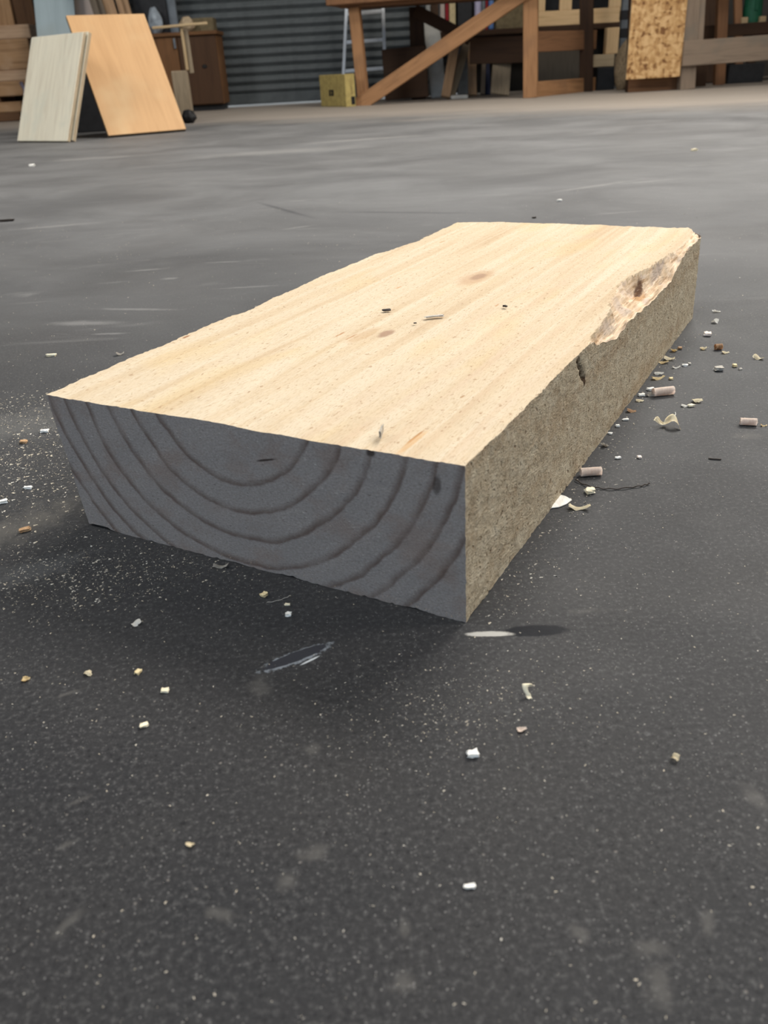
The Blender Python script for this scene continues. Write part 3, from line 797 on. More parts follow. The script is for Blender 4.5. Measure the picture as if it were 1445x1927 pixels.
zt2 = max((sb.matrix_world @ v_.co).z for v_ in sb.data.vertices)
g0 = at(1419, 10, 8.40)
cn = thing('plastic_container', Vector((g0.x, 8.42, zt2)), 'dark green plastic container on the maroon box at top right', 'container')
bm = bmesh.new(); bmesh.ops.create_cone(bm, cap_ends=True, segments=20, radius1=.085, radius2=.07, depth=.26)
obj('body', bm, M['green'], cn, Matrix.Translation((g0.x, 8.42, zt2 + .13)))
block('handle', (g0.x - .015, 8.335, zt2 + .10), (g0.x + .015, 8.352, zt2 + .22), M['green'], cn, .004)
for px in (1404, 1438):
    q = at(px, 9, 8.32)
    tag(block('wood_scrap', (q.x - .028, 8.30, zt2), (q.x + .028, 8.34, zt2 + .055), M['lath'], None, .006, 'x'), 'small pale wood scrap on the maroon box, %s of the green container' % ('left' if px < 1420 else 'right'), 'offcut')

# ------------------------------------------------------------------ left: two leaning boards in front
bl, br = fl(33, 268), fl(127, 268.5)
def leaning(bl, br, tlpx):                    # top-left corner found along the board's own lean
    d = (br - bl); d.z = 0; x = d.normalized(); n_ = Vector((-x.y, x.x, 0))
    if n_.y < 0: n_ = -n_
    pl = x.cross(Vector((0, 0, 1)))           # plane containing n_ and Z through bl has normal x
    P_ = on(tlpx[0], tlpx[1], bl, x)
    return P_, n_
tl, n_ = leaning(bl, br, (60, 73))
bl.z = br.z = 0.0
def stand(o_):
    lowest = min((o_.matrix_world @ v_.co).z for v_ in o_.data.vertices)
    mw = o_.matrix_world.copy(); mw.translation.z -= lowest; o_.matrix_world = mw
    return o_
p1 = stand(board('pine_board', bl, br, tl, .020, M['pale_pine'], None, M['edge_light'], .0015))
tag(p1, 'pale greyish pine board leaning at the left, front one of its pair', 'board')
off = n_ * .034 + ZV * 0
p2 = stand(board('pine_board', bl + off, br + off, tl + off, .022, M['pale_pine'], None, M['edge_light'], .0015))
tag(p2, 'second pine board close behind the pale front board, only its edge showing', 'board')
bl, br = fl(205, 260), fl(351, 247.5)
tl, n_ = leaning(bl, br, (125, 34))
bl.z = br.z = 0
# a slightly skewed panel: follow the seen top edge
p3 = stand(board('plywood_panel', bl, br, tl, .024, M['ply_orange'], None, M['ply_edge'], .0015))
tag(p3, 'orange plywood panel leaning back to the left behind the pale pine boards', 'panel')
# dark box added behind them to blacken the shaded gap
tag(block('gap_shade_box', (-1.86, 5.98, 0), (-1.46, 6.42, .52), M['soot'], None, .006), 'added black box darkening the shaded gap between the leaning pine and plywood boards', 'crate')

# tall painted boards and battens behind them
def quad_lean(name, bl_px, br_px, top_l, top_r, Yb, Yt, th, mat, label, cat, edge=None):
    bl_, br_ = at(*bl_px, Yb), at(*br_px, Yb)
    bl_.z = br_.z = 0
    x_t = at(*top_l, Yt)
    o_ = stand(board(name, bl_, br_, x_t, th, mat, None, edge))
    return tag(o_, label, cat)
quad_lean('painted_board', (84, 222), (158, 219), (4, -150), (0, 0), 8.15, 8.75, .022, M['blue_paint'], 'pale blue-grey painted board leaning up behind the pine boards', 'board', M['batten_grey'])
quad_lean('painted_board', (161, 219), (213, 217), (106, -150), (0, 0), 8.35, 8.9, .022, M['pink_paint'], 'pinkish white board leaning behind the top of the plywood panel', 'board', M['batten_grey'])
for bi, (x0_, x1_, wpx, mt_, lb) in enumerate(((179, 192, 10, 'batten_grey', 'grey batten leaning behind the plywood, next to the pinkish white board'),
                            (191, 205, 9, 'batten_grey', 'second grey batten from the pinkish white board, behind the plywood'),
                            (206, 219, 19, 'batten_tan', 'widest tan batten leaning behind the plywood panel'),
                            (227, 239, 9, 'batten_tan', 'thin tan batten between two others behind the plywood panel'),
                            (238, 250, 11, 'batten_tan', 'rightmost tan batten leaning behind the plywood panel'))):
    s_ = (x1_ - x0_) / 38 
    lean('leaning_batten', (x1_ + s_ * 178 * .8, 216), (x0_ - s_ * 130, -130), wpx, 7.94 + .06 * bi, 8.46 + .06 * bi, M[mt_], lb, 'batten', .03, 'battens leaning behind the plywood panel')

# timber stack at the far left
YT = 8.62
xr = at(59, 150, YT).x
levels = [(224, 207, 38, 'stack_dark'), (207, 187, 40, 'stack_wood'), (180, 152, 52, 'stack_wood'), (152, 131, 52, 'stack_pink'), (131, 72.5, 57, 'stack_wood'), (70, 43, 55, 'stack_pink')]
names = ['dark lowest timber of the stack at the far left, on the floor', 'tan timber second from the bottom of the far left stack', 'brown timber above the bearers in the far left stack',
         'pinkish thin timber under the big one in the far left stack', 'biggest brown timber of the far left stack', 'pinkish topmost timber of the far left stack']
zprev = 0.0
k_z = lambda py: at(20, py, YT).z
base_z = k_z(224)
for (yb_, yt_, xe, mt_), lb in zip(levels, names):
    h_ = max(.05, k_z(yt_) - (k_z(yb_)))
    if lb.startswith('brown timber above'):
        for bx, bl_ in ((-4.6, 'short dark bearer deep inside the far left timber stack'), (-3.36, 'short dark bearer between timbers near the end of the far left stack')):
            tag(block('bearer', (bx, YT + .03, zprev), (bx + .08, YT + .42, zprev + .045), M['stack_dark'], None, .003), bl_, 'bearer', 'bearers in the far left stack')
        zprev += .045
    x_e = at(xe, (yb_ + yt_) / 2, YT).x
    tag(block('stacked_timber', (-5.3, YT + random.uniform(0, .012), zprev), (x_e, YT + .46, zprev + h_), M[mt_], None, .008, 'x'), lb, 'timber', 'timbers of the far left stack')
    zprev += h_
for px0, px1, Yp, mt_, lb in ((-30, 21, 8.74, 'stack_wood', 'brown board standing on the far left timber stack'), (22, 64, 8.80, 'stack_dark', 'dark brown board standing on the far left stack, right of the brown one')):
    tag(block('standing_board', (at(px0, 20, Yp).x, Yp, zprev), (at(px1, 20, Yp).x, Yp + .03, zprev + .7), M[mt_], None, .004), lb, 'board')
q = at(41, 166, YT - .05)
# a scrap of lilac film caught on the stack
bm = bmesh.new(); g_ = []
for i in range(7):
    g_.append([bm.verts.new((.012 * math.sin(i * .9) + (j - 1) * .016, -.004 - .012 * math.cos(i * .7) - .004 * j, -.055 + i * .018)) for j in range(3)])
for A, B in zip(g_, g_[1:]):
    for j in range(2): bm.faces.new((A[j], A[j + 1], B[j + 1], B[j])).smooth = True
bmesh.ops.solidify(bm, geom=bm.faces[:], thickness=.002)
tag(obj('film_scrap', bm, M['lilac'], None, Matrix.Translation(Vector((q.x, YT - .006, q.z)))), 'scrap of lilac film caught on the far left timber stack', 'scrap')

# ------------------------------------------------------------------ cabinet and the things around it
YK = 8.52
xk0, xk1 = at(272, 150, YK).x, at(416, 150, YK).x
zk = at(330, 61, YK).z
kb = thing('wooden_cabinet', Vector(((xk0 + xk1) / 2, YK + .2, 0)), 'low brown wooden cabinet with a darker right door beside the shutter', 'cabinet')
block('body', (xk0, YK + .02, .05), (xk1, YK + .40, zk - .03), M['cabinet'], kb, .004)
block('plinth', (xk0 + .02, YK + .05, 0), (xk1 - .02, YK + .38, .05), M['soot'], kb, .002)
xm = at(343, 150, YK).x
d1 = block('door', (xk0 + .004, YK, .055), (xm - .003, YK + .019, zk - .034), M['cabinet'], kb, .004)
d2 = block('door', (xm + .003, YK, .055), (xk1 - .004, YK + .019, zk - .034), M['cabinet_dark'], kb, .004)
d2['label'] = 'darker brown right door with a keyhole'
q = at(329, 82, YK)
block('handle', (q.x - .010, YK - .02, q.z - .04), (q.x + .010, YK - .001, q.z + .04), M['steel'], d1, .003)
q = at(385, 125, YK)
bm = bmesh.new(); bmesh.ops.create_cone(bm, cap_ends=True, segments=14, radius1=.016, radius2=.013, depth=.008, matrix=Matrix.Rotation(math.pi / 2, 4, 'X') @ Matrix.Diagonal((1.5, 1, 1, 1)))
obj('keyhole', bm, M['ink'], d2, Matrix.Translation((q.x, YK - .003, q.z)))
block('top', (xk0 - .015, YK - .02, zk - .03), (xk1 + .015, YK + .42, zk), M['cabinet'], kb, .004, 'x')
def on_cab(name, px0, px1, pyt, Y, d, mat, label, cat, dz=0):
    A, B = at(px0, 50, Y), at(px1, 50, Y)
    return tag(block(name, (A.x, Y, zk + dz), (B.x, Y + d, at(px0, pyt, Y).z), mat, None, .005), label, cat)
on_cab('casing', 256, 318, -60, 8.72, .16, M['soot'], 'dark grey machine casing on the cabinet behind the plastic bag', 'casing')
on_cab('upright_panel', 319, 336, -60, 8.76, .04, M['steel'], 'narrow grey steel panel standing on the cabinet by the shutter', 'panel')
on_cab('khaki_carton', 352, 402, 35, 8.66, .2, M['khaki'], 'dull khaki carton on the right end of the cabinet', 'box')
q = at(291, 45, 8.58)
tag(blob('plastic_bag', Vector((q.x, 8.62, zk)), .062, .06, .105, M['bag'], 8), 'crumpled pale blue plastic bag on the cabinet beside the plywood panel', 'bag')
zk2 = at(355, 35, 8.66).z
q = at(350, 36, 8.56)
tag(blob('crumpled_paper', Vector((q.x, 8.57, zk)), .065, .045, .062, M['paper'], 5), 'crumpled tan paper on the cabinet in front of the khaki carton', 'paper')

# T of pale laths standing on a grey offcut
f1 = fl(343, 226); YP = f1.y
xo0, xo1 = at(328, 180, YP).x, at(357, 180, YP).x
zo = at(340, 133, YP).z
tag(block('timber_offcut', (xo0, YP, 0), (xo1, YP + .07, zo), M['offcut_grey'], None, .005), 'grey-brown squared offcut standing upright right of the plywood panel', 'offcut')
tt = thing('lath_frame', Vector((at(350, 133, YP).x, YP + .03, zo)), 'pale T shaped lath frame standing on the grey upright offcut', 'frame')
YT2 = YP + .03
bar('upright_lath', Vector((at(352.5, 133, YT2).x, YT2, zo)), at(341, 50, YT2), .020, .02, M['lath'], tt)
bar('upright_strip', at(361, 138, YT2 + .02), at(349, 56, YT2 + .02), .032, .012, M['offcut_grey'], tt)
bar('cross_lath', at(286, 53, YT2 - .02), at(390, 43.5, YT2 - .02), .018, .02, M['lath'], tt)
q = fl(357, 232)
tag(blob('rubber_foot', Vector((q.x, q.y, 0)), .05, .045, .045, M['black'], 2), 'small black rubber lump on the floor at the foot of the upright offcut', 'wedge')

# ------------------------------------------------------------------ shavings, chips and dust on the floor
def shav_mat(name, a, b):
    t = NT(name)
    s_ = t.noise(t.scale(t.obj, (500, 120, 300)), 1.0, 3)
    return t.done(t.ramp(s_, [(.3, b), (.65, a)]), .65, s_, .2, .0004, .25)
SM = {'cream': shav_mat('cream_shaving', (.90, .82, .62), (.78, .66, .44)),
      'pink': shav_mat('pinkish_shaving', (.92, .80, .70), (.82, .67, .56)),
      'white': shav_mat('whitish_shaving', (.90, .88, .82), (.78, .74, .66)),
      'yellow': shav_mat('yellowish_chip', (.84, .70, .42), (.70, .53, .27)),
      'brown': shav_mat('brownish_chip', (.56, .36, .20), (.38, .21, .10)),
      'grey': shav_mat('grey_chip', (.52, .48, .42), (.38, .34, .28)),
      'dark': shav_mat('dark_splinter', (.06, .045, .035), (.03, .022, .018))}
def sheet(l, arc, r, seed, ragged=.25, dome=True, spiral=False, taper=0.0, th=None, bend=0.0, turns=1.25):
    """a thin wood shaving: l long, arc wide, curled to radius r, with torn edges and real thickness"""
    R_ = random.Random(seed)
    bm = bmesh.new()
    na, nl = (22, 6) if spiral else (10, 9)
    a_tot = turns * 2 * math.pi if spiral else min(arc / r, 5.2)
    g = []
    for i in range(nl + 1):
        row = []
        s_ = i / nl
        jit = (R_.random() - .5) * ragged
        for j in range(na + 1):
            q = j / na
            wq = 1 - taper * abs(s_ - .35) * 1.3
            th_ = (q - .5) * a_tot * wq + jit * a_tot * .25 * (1 if j in (0, na) else .3)
            rr = r * (1 - .28 * q) if spiral else r * (1 + .18 * math.sin(s_ * 5 + seed))
            x = (s_ - .5) * l + (R_.random() - .5) * ragged * l * (.20 if i in (0, nl) else .03)
            y = rr * math.sin(th_); z = rr * math.cos(th_)
            if not dome: z = -z
            z += bend * l * (s_ - .5) ** 2 + .05 * r * noise.noise((x * 300 + seed, y * 300, 1))
            row.append(bm.verts.new((x, y, z)))
        g.append(row)
    for A, B in zip(g, g[1:]):
        for j in range(na):
            f = bm.faces.new((A[j], A[j + 1], B[j + 1], B[j])); f.smooth = True
    bmesh.ops.solidify(bm, geom=bm.faces[:], thickness=th or max(.00025, min(.0006, l * .04)))
    return bm
def chunk(sx, sy, sz, seed):
    R_ = random.Random(seed)
    bm = bmesh.new(); bmesh.ops.create_cube(bm, size=1)
    bmesh.ops.subdivide_edges(bm, edges=bm.edges[:], cuts=2, use_grid_fill=True)
    for v_ in bm.verts:
        n_ = noise.noise_vector(v_.co * 2.3 + Vector((seed, seed * .7, 0)))
        v_.co = Vector(((v_.co.x + n_.x * .28) * sx, (v_.co.y + n_.y * .28) * sy, (v_.co.z + n_.z * .30 + .3 * v_.co.x * v_.co.y) * sz))
    return bm
def place(name, bm, px, py, yaw, mat, label, cat, tilt=0.0, roll=0.0, z0=0.0):
    P_ = fl(px, py, z0)
    rot = Matrix.Rotation(math.radians(yaw), 4, 'Z') @ Matrix.Rotation(math.radians(tilt), 4, 'Y') @ Matrix.Rotation(math.radians(roll), 4, 'X')
    bm.transform(rot)
    lo_ = min(v_.co.z for v_ in bm.verts)
    for v_ in bm.verts: v_.co.z -= lo_
    return tag(obj(name, bm, mat, None, Matrix.Translation((P_.x, P_.y, z0 + .0001))), label, cat)
def mpp(px, py): return (fl(px, py) - CP).dot(fwd) / F_PX      # metres per pixel there
# rolled shavings
def roll(px, py, w, d, yaw, col, label, seed, turns=1.25):
    s_ = mpp(px, py)
    return place('rolled_shaving', sheet(w * s_, 0, d * s_ / 2, seed, .12, spiral=True, turns=turns), px, py + d * .35, yaw, SM[col], label, 'shaving')
roll(1247, 738, 40, 17, 8, 'pink', 'hollow pinkish rolled shaving beside the block, above the big cream curl', 3, .95)
roll(1407, 795, 29, 15, -16, 'pink', 'pinkish rolled shaving alone near the right edge of the floor', 4)
roll(1111, 889, 39, 18, 2, 'pink', 'pinkish rolled shaving beside the thin dark thread, near the block side', 5, 1.4)
roll(1351, 654, 13, 12, 5, 'brown', 'small brownish rolled shaving touching a flat cream chip, right of the block', 6)
# curls and flakes
def curl(px, py, w, arc, r, yaw, col, label, seed, dome=True, tilt=0, rollx=0, ragged=.3, taper=.3, bend=0.0, name='curled_shaving'):
    s_ = mpp(px, py)
    return place(name, sheet(w * s_, arc * s_, r * s_, seed, ragged, dome, taper=taper, bend=bend), px, py, yaw, SM[col], label, 'shaving', tilt, rollx)
s_ = mpp(1252, 800)
bm = bmesh.new(); g_ = []
R_ = random.Random(5)
prof_ = [(-25, 15), (-22, 13), (-18, 8), (-13, 3.5), (-8, 1.5), (-3, 3), (2, 8), (7, 12.5), (12, 14), (17, 12), (21, 7.5), (23, 3), (23.5, .5)]
for i in range(8):
    q = i / 7
    sc_ = 1 - .25 * q
    g_.append([bm.verts.new(((x_ * sc_ + 3 * q) * s_, ((q - .5) * (22 if j_ > 4 else 12) + R_.uniform(-1.5, 1.5) * (i in (0, 7)) + (.25 * x_ if j_ < 5 else -.35 * x_)) * s_, (z_ + 2.2 * math.sin(q * 4 + j_ * .4) + 5 * q) * s_)) for j_, (x_, z_) in enumerate(prof_)])
g_ = g_[::-1]
for A, B in zip(g_, g_[1:]):
    for j_ in range(len(prof_) - 1): bm.faces.new((A[j_], A[j_ + 1], B[j_ + 1], B[j_])).smooth = True
bmesh.ops.solidify(bm, geom=bm.faces[:], thickness=.0005)
place('curled_shaving', bm, 1252, 802, -8, SM['cream'], 'largest cream curled shaving, double winged, on the floor right of the block', 'shaving')
s_ = mpp(1090, 960)
curl(1090, 958, 38, 18, 11, -12, 'cream', 'twisted cream shaving lying just right of the flat pale flake by the block', 15, ragged=.55, taper=.5, bend=.4)
curl(1098, 961, 15, 9, 5, -60, 'cream', 'short stub of curl on the front of the twisted cream shaving', 16) if False else None
def flake(px, py, pts, col, label, seed, z0=0, th=.0004, lift=.0, name='flat_flake', cat='flake'):
    """a flat flake of wood with the seen outline (pixel offsets laid out on the floor)"""
    C_ = fl(px, py, z0)
    bm = bmesh.new()
    n_ = len(pts)
    vs_ = []
    for i, (dx, dy) in enumerate(pts):
        q_ = fl(px + dx, py + dy, z0) - C_
        vs_.append(bm.verts.new((q_.x, q_.y, lift * (.3 + .7 * abs(math.sin(i * 1.9 + seed))))))
    cen = bm.verts.new((sum(v_.co.x for v_ in vs_) / n_, sum(v_.co.y for v_ in vs_) / n_, lift * .9))
    for i in range(n_): bm.faces.new((vs_[i], vs_[(i + 1) % n_], cen))
    bmesh.ops.recalc_face_normals(bm, faces=bm.faces[:])
    bmesh.ops.solidify(bm, geom=bm.faces[:], thickness=th)
    lo_ = min(v_.co.z for v_ in bm.verts)
    for v_ in bm.verts: v_.co.z -= lo_
    return tag(obj(name, bm, SM[col], None, Matrix.Translation((C_.x, C_.y, z0 + .0001))), label, cat)
flake(1056, 946, [(-20, 12), (-2, -14), (8, -10), (20, -4), (10, 4), (-4, 10)], 'white', 'flat pale triangular flake sticking out from under the block side', 1, th=.0005, lift=.001)
# the curl with a tail in front of the block
s_ = mpp(995, 1300)
bm = bmesh.new()
g_ = []
pth = [(-.2, 0, .3, 7.5), (.0, .2, 2.0, 8), (-.6, 1.2, 5, 7), (-3.5, 3.2, 9, 6), (-5, 5.5, 13, 6), (-5.4, 7.5, 17, 6.5), (-4.8, 10, 20, 8), (-2.5, 12.2, 20.5, 10), (-.5, 12.6, 17.5, 10), (-1.5, 11.2, 14.5, 9)]
for k_, (x_, y_, z_, w_) in enumerate(pth):
    tt_ = k_ / (len(pth) - 1)
    g_.append([bm.verts.new(((x_ + (q - .35) * w_ * (1.15 + .7 * tt_)) * s_, (y_ * 1.1 + (.6 - q) * 1.2) * s_, (z_ * .95 + math.sin(q * 3) * .8) * s_)) for q in (0, .33, .66, 1)])
for A, B in zip(g_, g_[1:]):
    for j in range(3): bm.faces.new((A[j], A[j + 1], B[j + 1], B[j])).smooth = True
tipv = [bm.verts.new((dx * s_, dy * s_, .3 * s_)) for dx, dy in ((-2, -4), (1.5, -7), (4.5, -3.5), (7, -6.5), (6.2, -1.5))]
a_ = g_[0]
for tri in ((a_[0], tipv[0], a_[1]), (a_[1], tipv[0], tipv[1]), (a_[1], tipv[1], a_[2]), (a_[2], tipv[1], tipv[2]), (a_[2], tipv[2], a_[3]), (a_[3], tipv[2], tipv[3]), (a_[3], tipv[3], tipv[4])): bm.faces.new(tri)
bmesh.ops.recalc_face_normals(bm, faces=bm.faces[:])
bmesh.ops.solidify(bm, geom=bm.faces[:], thickness=.00035)
place('curled_shaving', bm, 993, 1312, 0, SM['cream'], 'tall cream shaving with a curled top and split tail in front of the block corner', 'shaving')

# smaller shavings and chips, each one seen in the photograph
small = [  # px, py, width, height in pixels, colour, yaw, shape, label
 (1349, 585, 14, 6, 'white', 0, 'c', 'whitish curl farthest along the right of the block, topmost on the floor'),
 (1345, 604, 11, 9, 'white', 40, 'c', 'whitish cupped chip just below the farthest curl right of the block'),
 (1331, 630, 9, 9, 'pink', 70, 'k', 'pinkish lump below the white cupped chip, right of the far block end'),
 (1323, 655, 11, 7, 'cream', -10, 'c', 'cream chip left of the small brownish roll, right of the block'),
 (1364, 662, 12, 7, 'cream', 0, 'c', 'flat cream chip touching the small brownish roll'),
 (1426, 671, 15, 11, 'cream', -50, 'c', 'folded cream chip with dark underside at the far right edge'),
 (1352, 695, 13, 9, 'grey', 0, 'k', 'greyish tan chip in the open floor below the small brownish roll'),
 (1382, 689, 6, 6, 'yellow', 0, 'k', 'tiny yellow chip right of the greyish tan chip'),
 (1393, 695, 5, 4, 'grey', 0, 'k', 'tiny grey chip just right of the tiny yellow one'),
 (1268, 658, 11, 8, 'yellow', 20, 'c', 'yellowish chip against the block foot, topmost of the row along its side'),
 (1279, 656, 6, 5, 'brown', 0, 'k', 'small brown bit right of the topmost yellowish chip at the block foot'),
 (1259, 673, 17, 11, 'cream', -20, 'c', 'cream ruffled flake against the block foot, second of the row'),
 (1250, 681, 16, 7, 'yellow', 15, 'c', 'yellowish flat flake under the cream ruffled one at the block foot'),
 (1272, 691, 13, 5, 'white', -5, 'c', 'narrow white chip on the floor right of the ruffled flakes'),
 (1289, 688, 8, 4, 'white', -10, 'k', 'tiny white chip right of the narrow white one'),
 (1297, 685, 4, 4, 'grey', 0, 'k', 'tiny grey speck right of the tiny white chip'),
 (1240, 701, 15, 9, 'white', -20, 'c', 'white cupped shaving against the block foot above the hollow roll'),
 (1238, 710, 22, 8, 'yellow', 8, 'c', 'yellow torn shaving under the white cupped one at the block foot'),
 (1262, 713, 6, 5, 'yellow', 0, 'k', 'tiny yellow crumb right of the yellow torn shaving'),
 (1224, 733, 11, 6, 'white', 0, 'k', 'whitish chip left of the mouth of the hollow pinkish roll'),
 (1221, 742, 12, 7, 'grey', 30, 'c', 'greyish chip left of the hollow pinkish roll, under the whitish one'),
 (1207, 744, 9, 6, 'white', 0, 'k', 'small whitish chip at the block foot left of the greyish one'),
 (1203, 752, 13, 8, 'cream', -15, 'c', 'cream curved chip touching the block foot left of the hollow roll'),
 (1187, 771, 15, 9, 'brown', -12, 'c', 'brown edged chip tucked against the block foot'),
 (1177, 790, 9, 4, 'white', 0, 'k', 'small white sliver below the brown edged chip'),
 (1162, 802, 6, 5, 'white', 0, 'k', 'tiny white chip near the block foot, below the white sliver'),
 (1148, 816, 6, 4, 'white', -40, 'k', 'tiny pale sliver by the block foot, lowest of three'),
 (1138, 836, 12, 10, 'grey', 10, 'c', 'grey brown curled chip in the shade of the block foot'),
 (1311, 752, 17, 11, 'cream', 0, 'c', 'round cream chip in the open floor right of the hollow roll'),
 (1288, 762, 13, 7, 'white', -10, 'c', 'bluish white chip left of the round cream one'),
 (1300, 764, 10, 5, 'cream', 20, 'k', 'cream tail end beside the bluish white chip'),
 (1436, 800, 10, 5, 'yellow', -15, 'c', 'yellow flake at the right edge beside the pinkish roll'),
 (1110, 925, 13, 11, 'cream', 10, 'k', 'small cubic cream chip on the floor below the thread end'),
 (1203, 861, 6, 5, 'pink', 0, 'k', 'tiny pink crumb alone on the floor right of the block'),
 (1163, 862, 9, 4, 'white', 20, 'k', 'tiny white sliver right of the block, above the rolled shaving by the thread'),
 (1345, 865, 18, 4, 'dark', -18, 's', 'black splinter lying on the open floor at the right'),
 (982, 1371, 16, 9, 'pink', 12, 'c', 'pink flake on the floor below the tall curled shaving'),
 (889, 1419, 16, 11, 'white', 5, 'k', 'squarish white chip in front of the block, below its near corner'),
 (1270, 1424, 12, 12, 'cream', 45, 'c', 'cream bent chip alone at the lower right of the floor'),
 (358, 1586, 9, 14, 'cream', 70, 'c', 'cream crumb alone in the lower left foreground'),
 (883, 1668, 17, 6, 'white', 0, 'k', 'whitish flat chip alone in the lower middle foreground'),
 (167, 1263, 11, 13, 'cream', 60, 'c', 'two lobed cream chip in the left foreground'),
 (50, 1276, 13, 10, 'yellow', 0, 'c', 'star shaped yellowish chip near the left edge'),
 (261, 1265, 8, 8, 'yellow', -30, 'k', 'small yellow wedge right of the two lobed cream chip'),
 (311, 1300, 12, 7, 'cream', -5, 'k', 'oval cream chip below the small yellow wedge'),
 (272, 1365, 12, 7, 'cream', 25, 'k', 'slanted cream chip in the left foreground, below the oval one'),
 (257, 1170, 16, 12, 'white', 40, 'c', 'pale pointed flake in the shadow left of centre'),
 (497, 1120, 9, 8, 'yellow', -40, 'k', 'yellow chip in the block shadow beside a pale thread'),
 (543, 1157, 9, 7, 'white', 0, 'k', 'bluish white chip in the block shadow, below the yellow one'),
 (541, 1138, 8, 4, 'cream', -10, 'k', 'tiny cream sliver in the block shadow above the bluish white chip'),
 (417, 1064, 26, 9, 'grey', -5, 'c', 'greyish flake under the front lower edge of the block'),
 (48, 998, 16, 8, 'brown', 28, 'k', 'brown sliver on the dusty floor left of the block'),
 (45, 832, 10, 7, 'brown', 0, 'k', 'brown crumb on the dusty floor left of the block top corner'),
 (85, 812, 12, 6, 'white', 0, 'k', 'white chip on the dusty floor beside the block left edge'),
 (53, 918, 13, 5, 'white', 0, 'k', 'long white chip on the dusty floor left of the block'),
 (6, 945, 13, 7, 'white', 25, 'k', 'pale sliver at the very left edge of the floor'),
 (226, 665, 13, 8, 'grey', 20, 'c', 'grey curled chip beyond the left edge of the block'),
 (97, 669, 14, 5, 'cream', 0, 'k', 'pale tan chip on the floor beyond the left front corner of the block'),
 (12, 417, 22, 7, 'dark', 10, 's', 'black scrap on the open floor at the far left edge'),
 (1306, 283, 8, 5, 'cream', 0, 'k', 'pale crumb far off on the floor at the right'),
 (1052, 378, 8, 4, 'white', 0, 'k', 'pale crumb on the floor just beyond the far end of the block'),
 (1005, 410, 6, 3, 'dark', 0, 'k', 'dark speck on the floor close behind the block far edge'),
 (60, 312, 9, 5, 'white', 20, 'k', 'white crumb on the floor in front of the leaning pine boards'),
]
for n_i, (px, py, w_, h_, col, yaw, shp, lb) in enumerate(small):
    s_ = mpp(px, py)
    sn = max(.25, abs(fl(px, py) .z - CAM_H) / (fl(px, py) - CP).length)      # foreshortening of the floor
    w_, h_ = w_ * 1.15, h_ * 1.2
    if shp == 'c': curl(px, py + h_ * .35, w_ * .95, h_ * 1.35, h_ * .62, yaw, col, lb, 40 + n_i, dome=(n_i % 3 != 0), ragged=.6, taper=.6, bend=.5, tilt=random.uniform(-8, 8), name='wood_chip')
    elif shp == 's': place('wood_splinter', chunk(w_ * s_, h_ * .5 * s_, h_ * .4 * s_, n_i), px, py, yaw, SM[col], lb, 'splinter')
    else: place('wood_chip', chunk(w_ * s_, h_ * 1.1 * s_, h_ * .55 * s_, n_i + 1), px, py + h_ * .2, yaw, SM[col], lb, 'chip')
# bits lying on top of the block
zt = H + .0012
def topbit(px, py, w_, h_, col, yaw, lb, seed):
    P_ = fl(px, py, zt); s_ = (P_ - CP).dot(fwd) / F_PX
    return place('wood_chip', chunk(w_ * s_, h_ * s_ * 1.4, h_ * s_ * .5, seed), px, py, yaw, SM[col], lb, 'chip', z0=zt)
topbit(727, 585, 14, 5, 'dark', 10, 'small dark chip lying on the top face of the block', 71)
topbit(817, 597, 32, 5, 'grey', 12, 'grey sliver lying on the top face right of the dark chip', 72)
topbit(781, 609, 5, 3, 'dark', 0, 'tiny dark crumb on the block top below the grey sliver', 73)
topbit(718, 820, 4, 26, 'grey', -10, 'thin grey fibre standing out near the front edge of the block top', 74)
topbit(950, 578, 5, 6, 'dark', 40, 'tiny dark bit on the block top towards the torn edge', 75)
# dark thread beside the block
def strand(name, pix, r_, mat, label, cat, z_=.0009):
    pts = [fl(*p_) for p_ in pix]
    bm = bmesh.new(); prev = None; n_ = 5
    for i, p_ in enumerate(pts):
        d_ = (pts[min(i + 1, len(pts) - 1)] - pts[max(i - 1, 0)]).normalized()
        s2 = Vector((-d_.y, d_.x, 0))
        ring = [bm.verts.new(p_ - pts[0] + s2 * r_ * math.cos(2 * math.pi * k_ / n_) + ZV * (z_ * (1 + .5 * math.sin(i * 1.3)) + r_ * math.sin(2 * math.pi * k_ / n_))) for k_ in range(n_)]
        if prev:
            for k_ in range(n_): bm.faces.new((prev[k_], prev[(k_ + 1) % n_], ring[(k_ + 1) % n_], ring[k_])).smooth = True
        prev = ring
    lo_ = min(v_.co.z for v_ in bm.verts)
    for v_ in bm.verts: v_.co.z -= lo_
    return tag(obj(name, bm, mat, None, Matrix.Translation(pts[0] + ZV * .0001)), label, cat)
def spline(P, n_=40):
    out = []
    P = [P[0]] + P + [P[-1]]
    for i in range(1, len(P) - 2):
        for k_ in range(n_ // (len(P) - 3)):
            t_ = k_ / (n_ // (len(P) - 3)); a_, b_, c_, d_ = (np.array(q_, float) for q_ in P[i - 1:i + 3])
            out.append(tuple(.5 * (2 * b_ + (c_ - a_) * t_ + (2 * a_ - 5 * b_ + 4 * c_ - d_) * t_ ** 2 + (3 * b_ - a_ - 3 * c_ + d_) * t_ ** 3)))
    return out + [P[-1]]
strand('dark_thread', spline([(1082, 905), (1105, 916), (1130, 921), (1160, 922), (1195, 918), (1212, 915), (1222, 912)]), .0005, SM['dark'], 'thin dark thread curving across the floor from the block side', 'thread')
strand('pale_fibre', spline([(502, 1135), (520, 1132), (538, 1126), (547, 1121)], 18), .00018, SM['grey'], 'thin pale fibre in the block shadow beside the yellow chip', 'fibre', .0004)
strand('pale_fibre', spline([(1263, 783), (1268, 786), (1271, 781), (1270, 777)], 12), .0003, SM['white'], 'fine white hair looping beside the largest cream curled shaving', 'fibre', .0006)

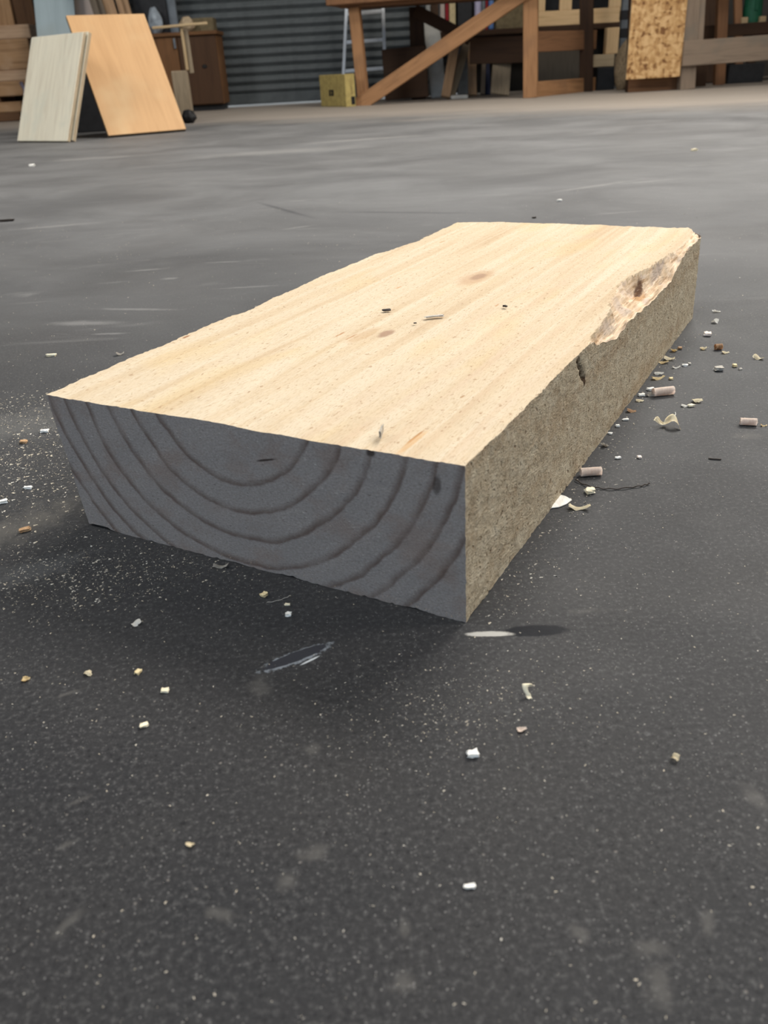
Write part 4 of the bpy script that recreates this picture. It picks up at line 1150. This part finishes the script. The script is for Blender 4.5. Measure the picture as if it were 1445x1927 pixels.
# loose sawdust: nobody could count it
def sawdust():
    vs_, fs_ = [], []
    def add(n_, fx, fy, s0, s1, flat=True):
        for _ in range(n_):
            x, y = fx(), fy()
            p_ = Vector((x, y, 0)) - BP
            u_, v_ = p_.dot(U), p_.dot(V)
            if -.0005 < u_ < .71 and -.001 < v_ < .316: continue
            a = random.uniform(0, math.pi); s_ = s0 + (s1 - s0) * random.random() ** 3
            r_ = random.uniform(.18, .6)
            ca, sa = math.cos(a), math.sin(a)
            k_ = len(vs_)
            hgt = s_ * random.uniform(.08, .28)
            for lx, ly, lz in ((-.5, -.5 * r_, 0), (.5, -.3 * r_, hgt * .4 / s_), (.45, .5 * r_, 0), (-.4, .4 * r_, hgt / s_)):
                vs_.append((x + (lx * ca - ly * sa) * s_, y + (lx * sa + ly * ca) * s_, .00005 + lz * s_))
            fs_.extend(((k_, k_ + 1, k_ + 2), (k_, k_ + 2, k_ + 3), (k_, k_ + 3, k_ + 1), (k_ + 1, k_ + 3, k_ + 2)))
    g = random.gauss; un = random.uniform
    add(9000, lambda: un(-.55, .6), lambda: un(.14, 1.0), .0003, .0014)
    add(2500, lambda: un(-.9, 1.0), lambda: un(.9, 2.2), .0008, .003)
    c_ = fl(40, 870); add(2200, lambda: g(c_.x, .07), lambda: g(c_.y, .085), .0006, .0036); add(3000, lambda: g(c_.x, .075), lambda: g(c_.y, .09), .0004, .0016)
    c_ = fl(30, 770); add(700, lambda: g(c_.x, .06), lambda: g(c_.y, .03), .0006, .003)
    c_ = fl(120, 1080); add(1300, lambda: g(c_.x, .045), lambda: g(c_.y, .025), .0005, .0021)
    c_ = fl(330, 1080); add(500, lambda: g(c_.x, .06), lambda: g(c_.y, .025), .0004, .0018)
    c_ = fl(830, 1330); add(700, lambda: g(c_.x, .035), lambda: g(c_.y, .02), .0003, .0012)
    for px in range(890, 1290, 8):
        q_ = fl(px, 1172 - 1.35 * (px - 877)); add(9, lambda: q_.x + abs(g(0, .022)) * .87, lambda: q_.y - abs(g(0, .018)) * .5, .0005, .0024)
    me = bpy.data.meshes.new('sawdust'); me.from_pydata(vs_, [], fs_)
    t = NT('loose_sawdust'); t.m
    gi = t.noise(t.obj, 70, 2)
    mt = t.done(t.ramp(gi, [(.35, (.40, .37, .32)), (.5, (.52, .45, .34)), (.65, (.62, .58, .50))]), .8)
    o_ = tag(obj('sawdust', me, mt), 'fine pale sawdust scattered over the dark floor around the block', 'sawdust')
    o_['kind'] = 'stuff'
sawdust()
